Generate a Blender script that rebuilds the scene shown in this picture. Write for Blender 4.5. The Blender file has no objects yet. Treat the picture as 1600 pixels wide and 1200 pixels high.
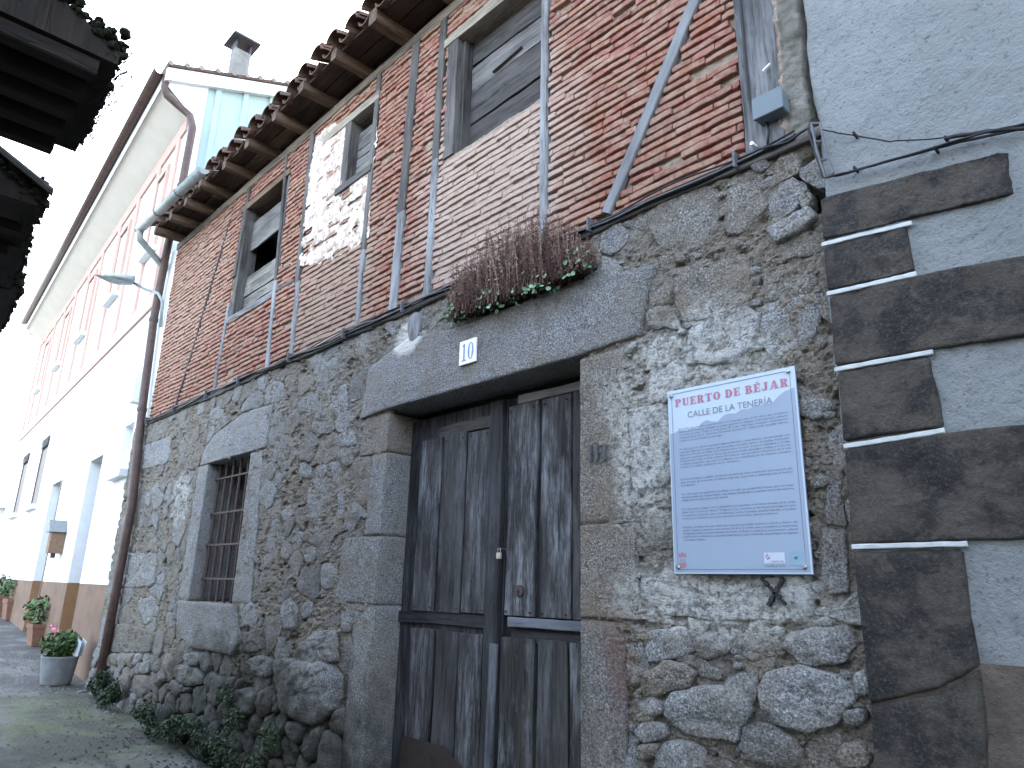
import bpy, math, random
import numpy as np
from mathutils import Vector, Matrix
random.seed(7); RS = np.random.RandomState(11)
scene = bpy.context.scene
COL = scene.collection

# ------------------------------------------------------------------ camera
EYE = 1.6; DIST = 2.6; F = 1110.0
up = np.array([98, -3860, 1110.]); up /= np.linalg.norm(up)
lf = np.array([-1100, 290, 1110.]); lf -= up * lf.dot(up); lf /= np.linalg.norm(lf)
AX = -lf; AZ = up; AY = np.cross(AZ, AX)
if AY[2] < 0: AY = -AY
cam_d = bpy.data.cameras.new('camera'); cam = bpy.data.objects.new('camera', cam_d); COL.objects.link(cam)
cam_d.sensor_width = 36; cam_d.lens = F / 1600 * 36; cam_d.clip_start = 0.05; cam_d.clip_end = 3000
Rm = Matrix(((AX[0], -AX[1], -AX[2]), (AY[0], -AY[1], -AY[2]), (AZ[0], -AZ[1], -AZ[2]))).to_4x4()
cam.matrix_world = Matrix.Translation((0, -DIST, EYE)) @ Rm
scene.camera = cam

# ------------------------------------------------------------------ world, sun, exposure
SUN_EL, SUN_AZ = math.radians(24), math.radians(-38)      # azimuth from +Y (behind the house), towards -X
world = bpy.data.worlds.new('World'); scene.world = world; world.use_nodes = True
wn = world.node_tree; bg = wn.nodes['Background']; hs = wn.nodes.new('ShaderNodeHueSaturation'); hs.inputs['Saturation'].default_value = .68
sky = wn.nodes.new('ShaderNodeTexSky'); sky.sky_type = 'NISHITA'; sky.sun_disc = False
sky.sun_elevation = SUN_EL; sky.sun_rotation = SUN_AZ; sky.air_density = 1.0; sky.dust_density = 3.0; sky.ozone_density = 1.0
wn.links.new(sky.outputs[0], hs.inputs['Color']); wn.links.new(hs.outputs[0], bg.inputs[0]); bg.inputs[1].default_value = 0.15
sd = bpy.data.lights.new('sun', 'SUN'); sd.energy = 2.5; sd.angle = math.radians(0.5); sd.color = (1, .95, .87)
so = bpy.data.objects.new('sun', sd); COL.objects.link(so)
sdir = Vector((math.sin(SUN_AZ) * math.cos(SUN_EL), math.cos(SUN_AZ) * math.cos(SUN_EL), math.sin(SUN_EL)))
so.rotation_euler = sdir.to_track_quat('Z', 'Y').to_euler(); so.location = (0, 0, 20)
vs = scene.view_settings; vs.view_transform = 'Standard'; vs.look = 'None'; vs.gamma = 1; vs.exposure = 3.68
vs.use_curve_mapping = False

# ------------------------------------------------------------------ helpers
def ray(px, py):
    d = np.array([(px - 800) / F, (py - 600) / F, 1.]); return np.array([d @ AX, d @ AY, d @ AZ])
def W(px, py, y=0.0):
    "point of the facade plane at depth y"
    r = ray(px, py); t = (DIST + y) / r[1]; return float(r[0] * t), float(r[2] * t + EYE)
def HX(px, py, x):
    r = ray(px, py); t = x / r[0]; return float(r[1] * t - DIST), float(r[2] * t + EYE)
def HZ(px, py, z):
    r = ray(px, py); t = (z - EYE) / r[2]; return float(r[0] * t), float(r[1] * t - DIST)

def hsh(ix, iy, iz, s):
    U = np.uint64; M = U(0xffffffff)
    ix, iy, iz = [np.atleast_1d(np.asarray(q, np.int64)).astype(np.uint64) for q in (ix, iy, iz)]
    h = (ix * U(374761393) + iy * U(668265263) + iz * U(2147483647) + U(s * 974634777)) & M
    h = ((h ^ (h >> U(13))) * U(1274126177)) & M
    h = ((h ^ (h >> U(16))) * U(2246822519)) & M
    return ((h ^ (h >> U(15))) & U(0xffff)).astype(float) / 65535.0
def vn(x, y, z, s=0):
    x = np.asarray(x, float); y = np.asarray(y, float) + 0 * x; z = np.asarray(z, float) + 0 * x
    i, j, k = np.floor(x).astype(np.int64), np.floor(y).astype(np.int64), np.floor(z).astype(np.int64)
    f, g, h = x - i, y - j, z - k
    f = f * f * (3 - 2 * f); g = g * g * (3 - 2 * g); h = h * h * (3 - 2 * h)
    r = 0
    for a in (0, 1):
        for b in (0, 1):
            for c in (0, 1):
                r = r + (f if a else 1 - f) * (g if b else 1 - g) * (h if c else 1 - h) * hsh(i + a, j + b, k + c, s)
    r = r * 2 - 1
    return r if x.ndim else r.reshape(())
def fbm(x, y, z=0, s=0, o=4):
    r, a, q = 0, 1., 0
    for i in range(o):
        r = r + a * vn(np.asarray(x) * 2 ** i, np.asarray(y) * 2 ** i, np.asarray(z) * 2 ** i, s + i); q += a; a *= .55
    return r / q
def sstep(a, b, x):
    t = np.clip((np.asarray(x, float) - a) / (b - a), 0, 1); return t * t * (3 - 2 * t)

class MB:
    def __init__(s): s.v = []; s.f = []; s.a = []
    def add(s, vs_, fs, rnd=0.0):
        o = len(s.v); s.v.extend([tuple(float(c) for c in v) for v in vs_]); s.a.extend([rnd] * len(vs_))
        s.f.extend([tuple(i + o for i in f) for f in fs]); return s
    def box(s, x0, x1, y0, y1, z0, z1, rnd=0.0, bev=0.0):
        if bev <= 0:
            v = [(x0, y0, z0), (x1, y0, z0), (x1, y1, z0), (x0, y1, z0), (x0, y0, z1), (x1, y0, z1), (x1, y1, z1), (x0, y1, z1)]
            f = [(3, 2, 1, 0), (4, 5, 6, 7), (0, 1, 5, 4), (1, 2, 6, 5), (2, 3, 7, 6), (3, 0, 4, 7)]
            return s.add(v, f, rnd)
        cx, cy, cz = (x0 + x1) / 2, (y0 + y1) / 2, (z0 + z1) / 2
        hx, hy, hz = abs(x1 - x0) / 2, abs(y1 - y0) / 2, abs(z1 - z0) / 2; b = min(bev, hx * .45, hy * .45, hz * .45)
        v = []; idx = {}
        for i in (-1, 1):
            for j in (-1, 1):
                for k in (-1, 1):
                    for a in range(3):
                        q = [hx, hy, hz]; 
                        for c in range(3):
                            if c != a: q[c] -= b
                        idx[(i, j, k, a)] = len(v); v.append((cx + i * q[0], cy + j * q[1], cz + k * q[2]))
        f = []
        for a in range(3):
            for sg in (-1, 1):
                o1, o2 = [c for c in range(3) if c != a]
                q = []
                for (p1, p2) in ((-1, -1), (1, -1), (1, 1), (-1, 1)):
                    t = [0, 0, 0]; t[a] = sg; t[o1] = p1; t[o2] = p2; q.append(idx[(t[0], t[1], t[2], a)])
                if (sg > 0) == (a == 1): q = q[::-1]
                f.append(tuple(q))
        for a in range(3):
            o1, o2 = [c for c in range(3) if c != a]
            for p1 in (-1, 1):
                for p2 in (-1, 1):
                    t0 = [0, 0, 0]; t0[o1] = p1; t0[o2] = p2; t1 = list(t0); t0[a] = -1; t1[a] = 1
                    q = [idx[(*t0, o1)], idx[(*t1, o1)], idx[(*t1, o2)], idx[(*t0, o2)]]
                    f.append(tuple(q))
        for i in (-1, 1):
            for j in (-1, 1):
                for k in (-1, 1): f.append((idx[(i, j, k, 0)], idx[(i, j, k, 1)], idx[(i, j, k, 2)]))
        return s.add(v, f, rnd)
    def tube(s, pts, rad, n=8, rnd=0.0, caps=True):
        pts = [Vector(p) for p in pts]; rad = rad if isinstance(rad, (list, tuple)) else [rad] * len(pts)
        vv = []; ff = []; prev = None
        for i, p in enumerate(pts):
            d = (pts[min(i + 1, len(pts) - 1)] - pts[max(i - 1, 0)])
            d = d.normalized() if d.length > 1e-9 else Vector((0, 0, 1))
            a = prev if prev is not None else (Vector((0, 0, 1)) if abs(d.z) < .9 else Vector((1, 0, 0)))
            u = (a - d * a.dot(d)); u = u.normalized() if u.length > 1e-6 else d.orthogonal().normalized(); prev = u; w = d.cross(u)
            for k in range(n):
                t = 2 * math.pi * k / n; vv.append(p + (u * math.cos(t) + w * math.sin(t)) * rad[i])
        for i in range(len(pts) - 1):
            for k in range(n): ff.append((i * n + k, i * n + (k + 1) % n, (i + 1) * n + (k + 1) % n, (i + 1) * n + k))
        if caps: ff.append(tuple(range(n))[::-1]); ff.append(tuple((len(pts) - 1) * n + k for k in range(n)))
        return s.add(vv, ff, rnd)
    def build(s, name, mat, parent=None, smooth=False, rot=None, **kw):
        v = np.array(s.v); 
        if rot is not None:
            c, R = rot; c = np.array(c)
        else:
            c = (v.min(0) + v.max(0)) / 2; R = None; v = v - c
        me = bpy.data.meshes.new(name); me.from_pydata(v.tolist(), [], s.f)
        if any(s.a):
            at = me.attributes.new('rnd', 'FLOAT', 'POINT'); at.data.foreach_set('value', s.a)
        if smooth: me.polygons.foreach_set('use_smooth', [True] * len(me.polygons))
        me.update(); me.materials.append(mat)
        o = bpy.data.objects.new(name, me); COL.objects.link(o)
        o.location = c
        if R is not None: o.rotation_euler = R
        if parent is not None: put(o, parent)
        for k, x in kw.items(): o[k] = x
        return o
def worldloc(o):
    l = Vector(o.location)
    while o.parent: o = o.parent; l = l + Vector(o.location)
    return l
def put(o, parent):
    o.location = Vector(o.location) - worldloc(parent); o.parent = parent
def thing(name, label, cat, loc, group=None):
    o = bpy.data.objects.new(name, None); COL.objects.link(o); o.location = loc; o.empty_display_size = .2
    o['label'] = label; o['category'] = cat
    if group: o['group'] = group
    return o
def tag(o, label, cat, group=None):
    o['label'] = label; o['category'] = cat
    if group: o['group'] = group
    return o

# lettering shapes, made while the scene is still empty
paras = [(.222, ['El nombre de esta calle recuerda a todos un homenaje a uno de los oficios que se hicieron', 'durante años de Puerto de Béjar: un pueblo ganadero y obligado a vivir pastoral y curtiente', 'en el arte de curtir. "Tejar" y curtir pieles. En el año 1860 llegó el maestro el matrimonio', 'catalán formado por D. Gerónimo Fernández Gómez y Dª. Gumersinda Casadilla Cabrera,', 'creadores de una tenería en este lugar.']),
         (.335, ['De ahí era el río donde asentaba algunas fábricas o casas fabriles caracterizadas con', 'pequeñas fábricas de curtidos, que necesitaba a un gran número de familias del pueblo.', 'Ingresos de Puerto de Béjar y su comarca pieles de todo el país se trabajaban y curtían', 'zapateros, guarnicioneros y otros, que proporcionaba abundante trabajo a todos los', 'hombres del pueblo y de la comarca. El cemento, cal y productos tintoreros de la vida', 'cotidiana del pueblo, que era el río Raíces, nos contribuyeron de manera constante', 'al oficio del curtido, patrimonio de los curtidores.']),
         (.50, ['El Puerto de Béjar se hallaba, de manera excepcional, bien comunicado entonces para que', 'bajo el suelo de la tenería, se hubiese más que comerciar y calidad gracias al tiempo', 'la industria.']),
         (.58, ['Por otra parte, la vegetación y el clima, su recíproca complicidad, hacían que era mejor', 'manufacturadas que ninguna familia, cuyo trabajo beneficiaba y contribuía extraordinariamente', 'utilizar para la elaboración del curtido.']),
         (.66, ['Por esta razón, el agua, "oro" y abundante son repetidas en las tareas iniciales de la curtía', 'había "para el cuero un efecto" "milagroso" y se convertía en una buena investigación para', 'el comercio de pieles, que, normalmente, entre la piedra, pasaban familias a muchas', 'comarcas y sus maestros y otros por las manos de sus manos expertas curtidores.']),
         (.755, ['Además, la cultura de este oficio hace que fuera popular su puerto a fuera y dentro del', 'pueblo surgieron grandes conocedores del arte de curtir, unas costumbres y tradiciones', 'arraigadas todavía a la gente llamada de Puerto de Béjar y comarcas y su patrimonio cultural', 'publicando la nobleza de la puerta Gata Real y cuyas viviendas se protegen en algunas', 'ordenanzas antiguas.'])]
TXT = {}
for key in [('CALLE DE LA TENERÍA', 0.0, 3), ('JUNTA DE', 0.0, 1), ('Castilla y León', 0.0, 1)] + [(t, 0.0, 1) for _, ls in paras for t in ls]:
    cu = bpy.data.curves.new('t', 'FONT'); cu.body = key[0]; cu.size = 1; cu.resolution_u = key[2]; cu.offset = key[1]; cu.fill_mode = 'FRONT'
    o = bpy.data.objects.new('t', cu); COL.objects.link(o); dg = bpy.context.evaluated_depsgraph_get(); me = bpy.data.meshes.new_from_object(o.evaluated_get(dg))
    bpy.data.objects.remove(o); v = np.empty(len(me.vertices) * 3); me.vertices.foreach_get('co', v)
    TXT[key] = (v.reshape(-1, 3), [tuple(p.vertices) for p in me.polygons]); bpy.data.meshes.remove(me)

# ------------------------------------------------------------------ materials
class NT:
    def __init__(s, m): s.t = m.node_tree; s.n = s.t.nodes; s.l = s.t.links; s.b = s.n['Principled BSDF']
    def new(s, ty, **k):
        x = s.n.new(ty)
        for a, v in k.items(): setattr(x, a, v)
        return x
    def inp(s, node, i, v):
        if v is None: return
        if isinstance(v, bpy.types.NodeSocket): s.l.new(v, node.inputs[i])
        else: node.inputs[i].default_value = v if not (isinstance(v, tuple) and len(v) == 3 and node.inputs[i].type == 'RGBA') else (*v, 1)
    def pos(s): return s.new('ShaderNodeNewGeometry').outputs['Position']
    def obj(s): return s.new('ShaderNodeTexCoord').outputs['Object']
    def orand(s): return s.new('ShaderNodeObjectInfo').outputs['Random']
    def attr(s, n='rnd'): return s.new('ShaderNodeAttribute', attribute_name=n).outputs['Fac']
    def mapv(s, v, scale=(1, 1, 1), loc=(0, 0, 0)):
        x = s.new('ShaderNodeMapping'); s.inp(x, 0, v); x.inputs['Scale'].default_value = scale; s.inp(x, 1, loc); return x.outputs[0]
    def noise(s, v, sc, det=4, rough=.6, dist=0):
        x = s.new('ShaderNodeTexNoise'); s.inp(x, 'Vector', v); x.inputs['Scale'].default_value = sc; x.inputs['Detail'].default_value = det
        x.inputs['Roughness'].default_value = rough; x.inputs['Distortion'].default_value = dist; return x.outputs[0]
    def vor(s, v, sc, feat='F1'):
        x = s.new('ShaderNodeTexVoronoi', feature=feat); s.inp(x, 'Vector', v); x.inputs['Scale'].default_value = sc; return x.outputs['Distance']
    def ramp(s, f, st):
        x = s.new('ShaderNodeValToRGB'); s.inp(x, 0, f); e = x.color_ramp.elements
        while len(e) < len(st): e.new(.5)
        for i, (p, c) in enumerate(st):
            e[i].position = p; e[i].color = (*c, 1) if isinstance(c, tuple) else (c, c, c, 1)
        return x.outputs[0]
    def mix(s, f, a, b, mode='MIX'):
        x = s.new('ShaderNodeMix', data_type='RGBA', blend_type=mode); s.inp(x, 0, f); s.inp(x, 6, a); s.inp(x, 7, b); return x.outputs[2]
    def math(s, op, a, b=None, clamp=False):
        x = s.new('ShaderNodeMath', operation=op, use_clamp=clamp); s.inp(x, 0, a)
        if b is not None: s.inp(x, 1, b)
        return x.outputs[0]
    def bump(s, h, st=.5, d=.01, nrm=None):
        x = s.new('ShaderNodeBump'); s.inp(x, 'Height', h); x.inputs['Strength'].default_value = st; x.inputs['Distance'].default_value = d
        if nrm is not None: s.inp(x, 'Normal', nrm)
        return x.outputs[0]
    def blob(s, c, r, soft=.5, nz=.5, nsc=6, aniso=(1, 1, 1)):
        "soft-edged patch (a stain or a coat) round the world point c; 1 inside"
        p = s.pos(); x = s.new('ShaderNodeVectorMath', operation='SUBTRACT'); s.inp(x, 0, p); x.inputs[1].default_value = c
        y = s.new('ShaderNodeVectorMath', operation='MULTIPLY'); s.l.new(x.outputs[0], y.inputs[0]); y.inputs[1].default_value = aniso
        l = s.new('ShaderNodeVectorMath', operation='LENGTH'); s.l.new(y.outputs[0], l.inputs[0])
        n_ = s.noise(p, nsc, 4, .65); d = s.math('ADD', s.math('DIVIDE', l.outputs['Value'], r), s.math('MULTIPLY', s.math('SUBTRACT', n_, .5), nz * 2))
        m = s.new('ShaderNodeMapRange'); s.l.new(d, m.inputs[0]); m.inputs[1].default_value = 1 + soft / 2; m.inputs[2].default_value = 1 - soft / 2
        return m.outputs[0]
    def out(s, col, rough=.9, nrm=None, spec=.3, metal=0):
        s.inp(s.b, 'Base Color', col); s.inp(s.b, 'Roughness', rough); s.b.inputs['Specular IOR Level'].default_value = spec
        s.b.inputs['Metallic'].default_value = metal
        if nrm is not None: s.inp(s.b, 'Normal', nrm)
def mat(name):
    m = bpy.data.materials.new(name); m.use_nodes = True; return m, NT(m)
def plain(name, col, rough=.7, metal=0, nsc=30, amp=.25, bumpd=.0, spec=.3):
    m, n = mat(name); f = n.noise(n.pos(), nsc, 5, .6)
    c2 = tuple(c * (1 - amp) for c in col); c3 = tuple(min(1, c * (1 + amp * .6)) for c in col)
    n.out(n.ramp(f, [(.3, c2), (.7, c3)]), rough, n.bump(f, .5, bumpd) if bumpd else None, spec, metal); return m

def stains(n, c, z_moss=True):
    "lime wash remains, damp moss at the foot, red paint smear: marks with their own shape on the old wall"
    x1, z1 = W(1075, 590); lime = n.blob((x1, 0, z1), .42, .5, .75, 7, (1, 1, 1.5))
    x2, z2 = W(1010, 700); lime2 = n.blob((x2, 0, z2), .28, .5, .8, 9, (1.6, 1, .8))
    x3, z3 = W(1120, 930); lime3 = n.blob((x3, 0, z3), .42, .6, .6, 9, (.9, 1, 2.6))
    x4, z4 = W(285, 775); lime4 = n.blob((x4, 0, z4), .25, .5, .8, 9)
    x5, z5 = W(640, 528); lime5 = n.blob((x5, 0, z5), .16, .4, .6, 12, (1, 1, 1.3))
    l = n.math('MAXIMUM', n.math('MAXIMUM', lime, lime2), n.math('MAXIMUM', lime3, lime4))
    pit = n.ramp(n.noise(n.pos(), 38, 5, .7), [(.40, 0.), (.56, 1.)])
    c = n.mix(n.math('MULTIPLY', n.math('MULTIPLY', l, pit), .85), c, (.68, .69, .66))
    c = n.mix(n.math('MULTIPLY', lime5, .9), c, (.78, .76, .70))
    xm, zm = W(380, 1180); m1 = n.blob((xm, 0, zm - .05), 1.5, .55, .7, 4, (.75, 1, 1.9))
    mc = n.ramp(n.noise(n.pos(), 12, 4), [(.35, (.022, .024, .018)), (.6, (.055, .058, .045)), (.75, (.03, .055, .02))])
    c = n.mix(n.math('MULTIPLY', m1, .82), c, mc)
    xr, zr = W(968, 1035); r1 = n.blob((xr, -.03, zr), .16, .8, .8, 14, (2.4, 1, .8))
    c = n.mix(n.math('MULTIPLY', r1, .4), c, (.17, .065, .055))
    return c

# granite
m_granite, n = mat('granite')
P = n.pos(); rn = n.attr()
sp = n.noise(P, 110, 3, .75); sp2 = n.noise(P, 260, 2, .6); lg = n.noise(P, 5, 4, .6)
c = n.ramp(sp, [(.34, (.05, .052, .058)), (.46, (.225, .228, .23)), (.57, (.36, .36, .355)), (.68, (.66, .66, .64))])
c = n.mix(n.ramp(lg, [(.38, 0.), (.66, .55)]), c, (.25, .205, .155))
tn = n.ramp(rn, [(0, (1.0, 1.02, 1.05)), (.3, (1.22, 1.26, 1.30)), (.55, (.92, .87, .80)), (.8, (1.02, .95, .85)), (1, (.78, .78, .80))])
c = n.mix(1, c, tn, 'MULTIPLY')
c = n.mix(n.ramp(n.noise(P, 42, 6, .78), [(.34, .75), (.45, 0.)]), c, (.075, .07, .065))
dk = n.ramp(n.noise(P, 14, 5, .7), [(.30, .5), (.46, 0.)]); c = n.mix(dk, c, (.08, .08, .075))
c = stains(n, c)
Ps = n.mapv(P, (1, 1, 1.8)); h = n.math('ADD', n.math('MULTIPLY', sp, .8), n.math('MULTIPLY', n.noise(Ps, 30, 7, .75), 1.2))
n.out(c, .92, n.bump(h, 1.0, .022), .25)

# wall mortar (ground floor)
m_mortar, n = mat('lime_mortar'); P = n.pos()
f1 = n.noise(P, 9, 6, .65); f2 = n.noise(P, 90, 4, .7)
c = n.ramp(n.noise(P, 16, 8, .75), [(.34, (.22, .185, .145)), (.5, (.38, .33, .265)), (.66, (.48, .44, .375))])
c = n.mix(n.ramp(f2, [(.36, .8), (.54, 0.)]), c, (.10, .09, .08))
c = n.mix(n.ramp(n.noise(P, 45, 6, .8), [(.33, .85), (.45, 0.)]), c, (.07, .062, .052))
c = n.mix(n.ramp(n.noise(P, 75, 4, .7), [(.58, 0.), (.68, .55)]), c, (.58, .56, .52))
c = n.mix(n.ramp(n.noise(P, 2.2, 4, .6), [(.45, 0.), (.7, .5)]), c, (.36, .365, .36))
c = stains(n, c)
Ps = n.mapv(P, (1, 1, 1.9)); h = n.math('ADD', n.noise(Ps, 24, 9, .8), n.math('MULTIPLY', n.noise(P, 110, 4, .75), .5))
n.out(c, .95, n.bump(h, 1.0, .045), .2)

# bricks
m_brick, n = mat('old_brick'); P = n.pos(); rn = n.attr()
c = n.ramp(rn, [(0, (.37, .160, .112)), (.2, (.33, .120, .088)), (.4, (.39, .200, .135)), (.55, (.26, .112, .088)), (.7, (.41, .225, .150)), (.85, (.36, .120, .098)), (1, (.26, .15, .112))])
c = n.mix(n.ramp(n.noise(P, 60, 6, .75), [(.36, .75), (.52, 0.)]), c, (.13, .075, .06))
dust = n.ramp(n.noise(P, 14, 6, .7), [(.42, 0.), (.66, .8)])
c = n.mix(dust, c, (.42, .30, .235))
xs_, zs_ = W(765, 300); dz = n.blob((xs_, 0, zs_), .72, .5, .45, 6, (1, 1, .75)); c = n.mix(n.math('MULTIPLY', dz, .7), c, (.52, .42, .36))
xs_, zs_ = W(525, 440); dz = n.blob((xs_, 0, zs_), .6, .5, .5, 6, (1, 1, .6)); c = n.mix(n.math('MULTIPLY', dz, .5), c, (.40, .32, .26))
xs_, zs_ = W(300, 450); dz = n.blob((xs_, 0, zs_), 1.0, .8, .6, 4); c = n.mix(n.math('MULTIPLY', dz, .35), c, (.47, .35, .28))
h = n.math('ADD', n.noise(P, 60, 6, .75), n.math('MULTIPLY', n.noise(P, 200, 4, .7), .5))
n.out(c, .93, n.bump(h, 1, .012), .2)
m_joint, n = mat('brick_joint_mortar'); P = n.pos(); f1 = n.noise(P, 30, 6, .7)
c = n.ramp(f1, [(.3, (.21, .165, .13)), (.55, (.36, .29, .235)), (.75, (.42, .35, .29))])
n.out(c, .96, n.bump(n.noise(P, 70, 7, .75), 1, .012), .2)
m_plaster, n = mat('old_white_plaster'); P = n.pos(); f1 = n.noise(P, 16, 6, .7)
c = n.ramp(f1, [(.38, (.38, .27, .22)), (.50, (.58, .51, .44)), (.7, (.74, .70, .64))])
n.out(c, .9, n.bump(n.noise(P, 40, 7, .7), .8, .012), .2)
m_earthplaster, n = mat('grey_earth_plaster'); P = n.pos(); f1 = n.noise(P, 6, 6, .7)
c = n.ramp(f1, [(.3, (.17, .16, .135)), (.5, (.27, .255, .22)), (.66, (.40, .385, .35))])
n.out(c, .95, n.bump(n.noise(P, 42, 8, .78), 1, .03), .2)

def wood(name, dark, light, worn=.5, sc=1.0, paint=None, lowmoss=False):
    m, n = mat(name); o = n.obj(); r = n.orand()
    off = n.new('ShaderNodeCombineXYZ'); n.inp(off, 0, n.math('MULTIPLY', r, 37.)); n.inp(off, 2, n.math('MULTIPLY', r, 11.))
    v = n.mapv(o, (sc, sc, sc * .06), off.outputs[0])
    g = n.noise(v, 55, 7, .68, .6); g2 = n.noise(v, 14, 4, .6, .4); cr = n.noise(v, 26, 3, .5, 1.0)
    big = n.noise(n.mapv(o, (1, 1, .28), off.outputs[0]), 5.5, 5, .62)
    c = n.ramp(g, [(.3, tuple(x * .8 for x in dark)), (.5, tuple((a + b) / 2 for a, b in zip(dark, light))), (.68, light)])
    c = n.mix(n.ramp(big, [(.5 - worn * .15, 0.), (.5 + .2 - worn * .1, .85)]), c, tuple(min(1, x * 1.25) for x in light))
    c = n.mix(n.ramp(big, [(.25, .8), (.45, 0.)]), c, tuple(x * .55 for x in dark))
    if paint:
        v2 = n.mapv(o, (1, 1, .10), off.outputs[0])
        c = n.mix(n.math('MULTIPLY', n.ramp(n.noise(v2, 38, 8, .8), [(.42, 0.), (.60, 1.)]), n.math('MULTIPLY', n.ramp(n.noise(n.mapv(o, (1, 1, .22), off.outputs[0]), 6, 6, .7), [(.43, 0.), (.62, .9)]), n.ramp(n.math('FRACT', n.math('MULTIPLY', r, 7.3)), [(.1, .25), (.8, 1.)]))), c, paint)
    ck = n.ramp(cr, [(.485, 0.), (.5, 1.), (.515, 0.)]); ck = n.math('MULTIPLY', ck, n.ramp(g2, [(.5, 0.), (.6, .8)]))
    c = n.mix(ck, c, tuple(x * .25 for x in dark))
    if lowmoss:
        mo = n.blob((W(815, 1150, .15)[0], .15, W(815, 1150, .15)[1]), .42, .8, .8, 9, (1.2, 1, .9))
        c = n.mix(n.math('MULTIPLY', mo, n.ramp(n.noise(v, 30, 4, .7), [(.5, 0.), (.66, .4)])), c, (.06, .075, .03))
    h = n.math('SUBTRACT', g, n.math('MULTIPLY', ck, 1.5))
    n.out(c, .85, n.bump(h, .8, .006), .25); return m
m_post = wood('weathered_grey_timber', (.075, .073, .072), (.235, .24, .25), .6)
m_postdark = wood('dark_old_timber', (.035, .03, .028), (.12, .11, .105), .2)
m_rafter = wood('brown_rafter_timber', (.04, .026, .018), (.14, .095, .065), .25)
m_plate = wood('wall_plate_timber', (.06, .05, .042), (.20, .165, .13), .3)
m_deck = wood('dark_eave_boards', (.018, .012, .009), (.06, .038, .026), .1)
m_board = wood('dark_shutter_boards', (.022, .02, .02), (.085, .078, .076), .2)
m_board2 = wood('grey_shutter_boards', (.06, .057, .056), (.18, .17, .165), .4)
m_board3 = wood('pale_lower_boards', (.08, .072, .065), (.25, .235, .21), .5)
m_door = wood('door_boards', (.012, .0105, .011), (.062, .060, .062), .05, 1.0, (.28, .30, .33), True)
m_doorf = wood('door_frame_wood', (.010, .009, .010), (.038, .038, .042), .05, 1.0, (.12, .13, .15), False)
m_batten = wood('loose_batten_wood', (.04, .042, .046), (.15, .165, .19), .5)
m_lin = wood('pale_window_lintel_wood', (.10, .085, .065), (.30, .26, .21), .6)
m_brace = wood('blue_grey_brace', (.05, .05, .052), (.185, .19, .20), .4)

m_tile, n = mat('old_roof_tile'); P = n.pos(); r = n.orand()
c = n.ramp(n.noise(P, 12, 6, .7), [(.3, (.055, .04, .033)), (.5, (.11, .065, .048)), (.65, (.17, .095, .068)), (.8, (.18, .17, .14))])
n.out(n.mix(n.math('MULTIPLY', r, .5), c, (.08, .065, .055)), .9, n.bump(n.noise(P, 50, 5), .6, .008), .2)
m_tiledark = plain('mossy_dark_tile', (.028, .026, .022), .95, 0, 20, .6, .01)
m_moss = plain('dark_moss', (.016, .018, .010), 1, 0, 40, .5)
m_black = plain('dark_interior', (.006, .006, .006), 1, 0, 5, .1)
m_cable = plain('black_cable', (.018, .018, .02), .55, 0, 40, .3)
m_cablegrey = plain('grey_cable', (.10, .105, .115), .6, 0, 40, .3)
m_iron = plain('rusty_iron', (.095, .065, .058), .75, .2, 60, .5, .002)
m_bracket = plain('grey_bracket_steel', (.12, .125, .14), .55, .3, 60, .3)
m_pvc = plain('grey_blue_plastic_box', (.13, .165, .185), .5, 0, 8, .1)
m_gutter = plain('zinc_gutter', (.33, .37, .37), .5, .1, 14, .25, .001)
m_brownpipe = plain('brown_painted_pipe', (.085, .053, .045), .5, 0, 12, .35)
m_sheet = plain('brown_rusty_sheet', (.030, .021, .018), .85, 0, 18, .35, .003)
m_steel = plain('brushed_steel', (.45, .45, .45), .35, .9, 40, .15)

# rendered paint, left house
def render_paint(name, col, nsc=8, amp=.06, bd=.004):
    m, n = mat(name); P = n.pos(); f = n.noise(P, nsc, 5, .6)
    n.out(n.ramp(f, [(.3, tuple(x * (1 - amp) for x in col)), (.7, tuple(min(1, x * (1 + amp)) for x in col))]), .85, n.bump(n.noise(P, 120, 4), .4, bd), .25); return m
m_white = render_paint('white_painted_render', (.70, .715, .72))
m_pink = render_paint('pale_pink_paint', (.52, .345, .29))
m_tan = render_paint('tan_plinth_paint', (.17, .11, .078), 4, .2)
m_tan2 = render_paint('ochre_recess_paint', (.25, .14, .07), 4, .12)
m_soffit = render_paint('cream_soffit', (.64, .62, .56), 3, .05)
m_sheetwall = render_paint('pale_corrugated_sheet', (.33, .42, .42), 3, .05, .0)
m_shutter = plain('faded_shutter', (.20, .175, .165), .7, 0, 20, .2)
m_chim = render_paint('grey_chimney_render', (.20, .195, .185), 6, .25)
m_cap = plain('chimney_cap_slate', (.07, .075, .09), .6, 0, 20, .2)
m_farwall = render_paint('distant_grey_wall', (.30, .33, .38))

# roughcast of the right-hand house
m_rough, n = mat('white_roughcast'); P = n.pos(); f = n.noise(P, 3, 5, .6)
c = n.ramp(f, [(.3, (.31, .335, .345)), (.7, (.40, .425, .435))])
c = n.mix(n.ramp(n.noise(P, 55, 5, .7), [(.32, .7), (.43, 0.)]), c, (.13, .14, .14))
n.out(c, .93, n.bump(n.noise(P, 62, 7, .75), 1, .03), .2)
m_quoin, n = mat('brown_grey_quoin_render'); P = n.pos(); f = n.noise(P, 4.5, 6, .65)
c = n.ramp(f, [(.36, (.040, .039, .039)), (.485, (.072, .068, .066)), (.525, (.115, .101, .088)), (.7, (.155, .137, .12))])
c = n.mix(n.ramp(n.noise(P, 85, 4, .75), [(.52, 0.), (.64, .5)]), c, (.19, .185, .175))
c = n.mix(n.ramp(n.noise(P, 26, 6, .7), [(.3, .7), (.45, 0.)]), c, (.04, .036, .034))
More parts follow.
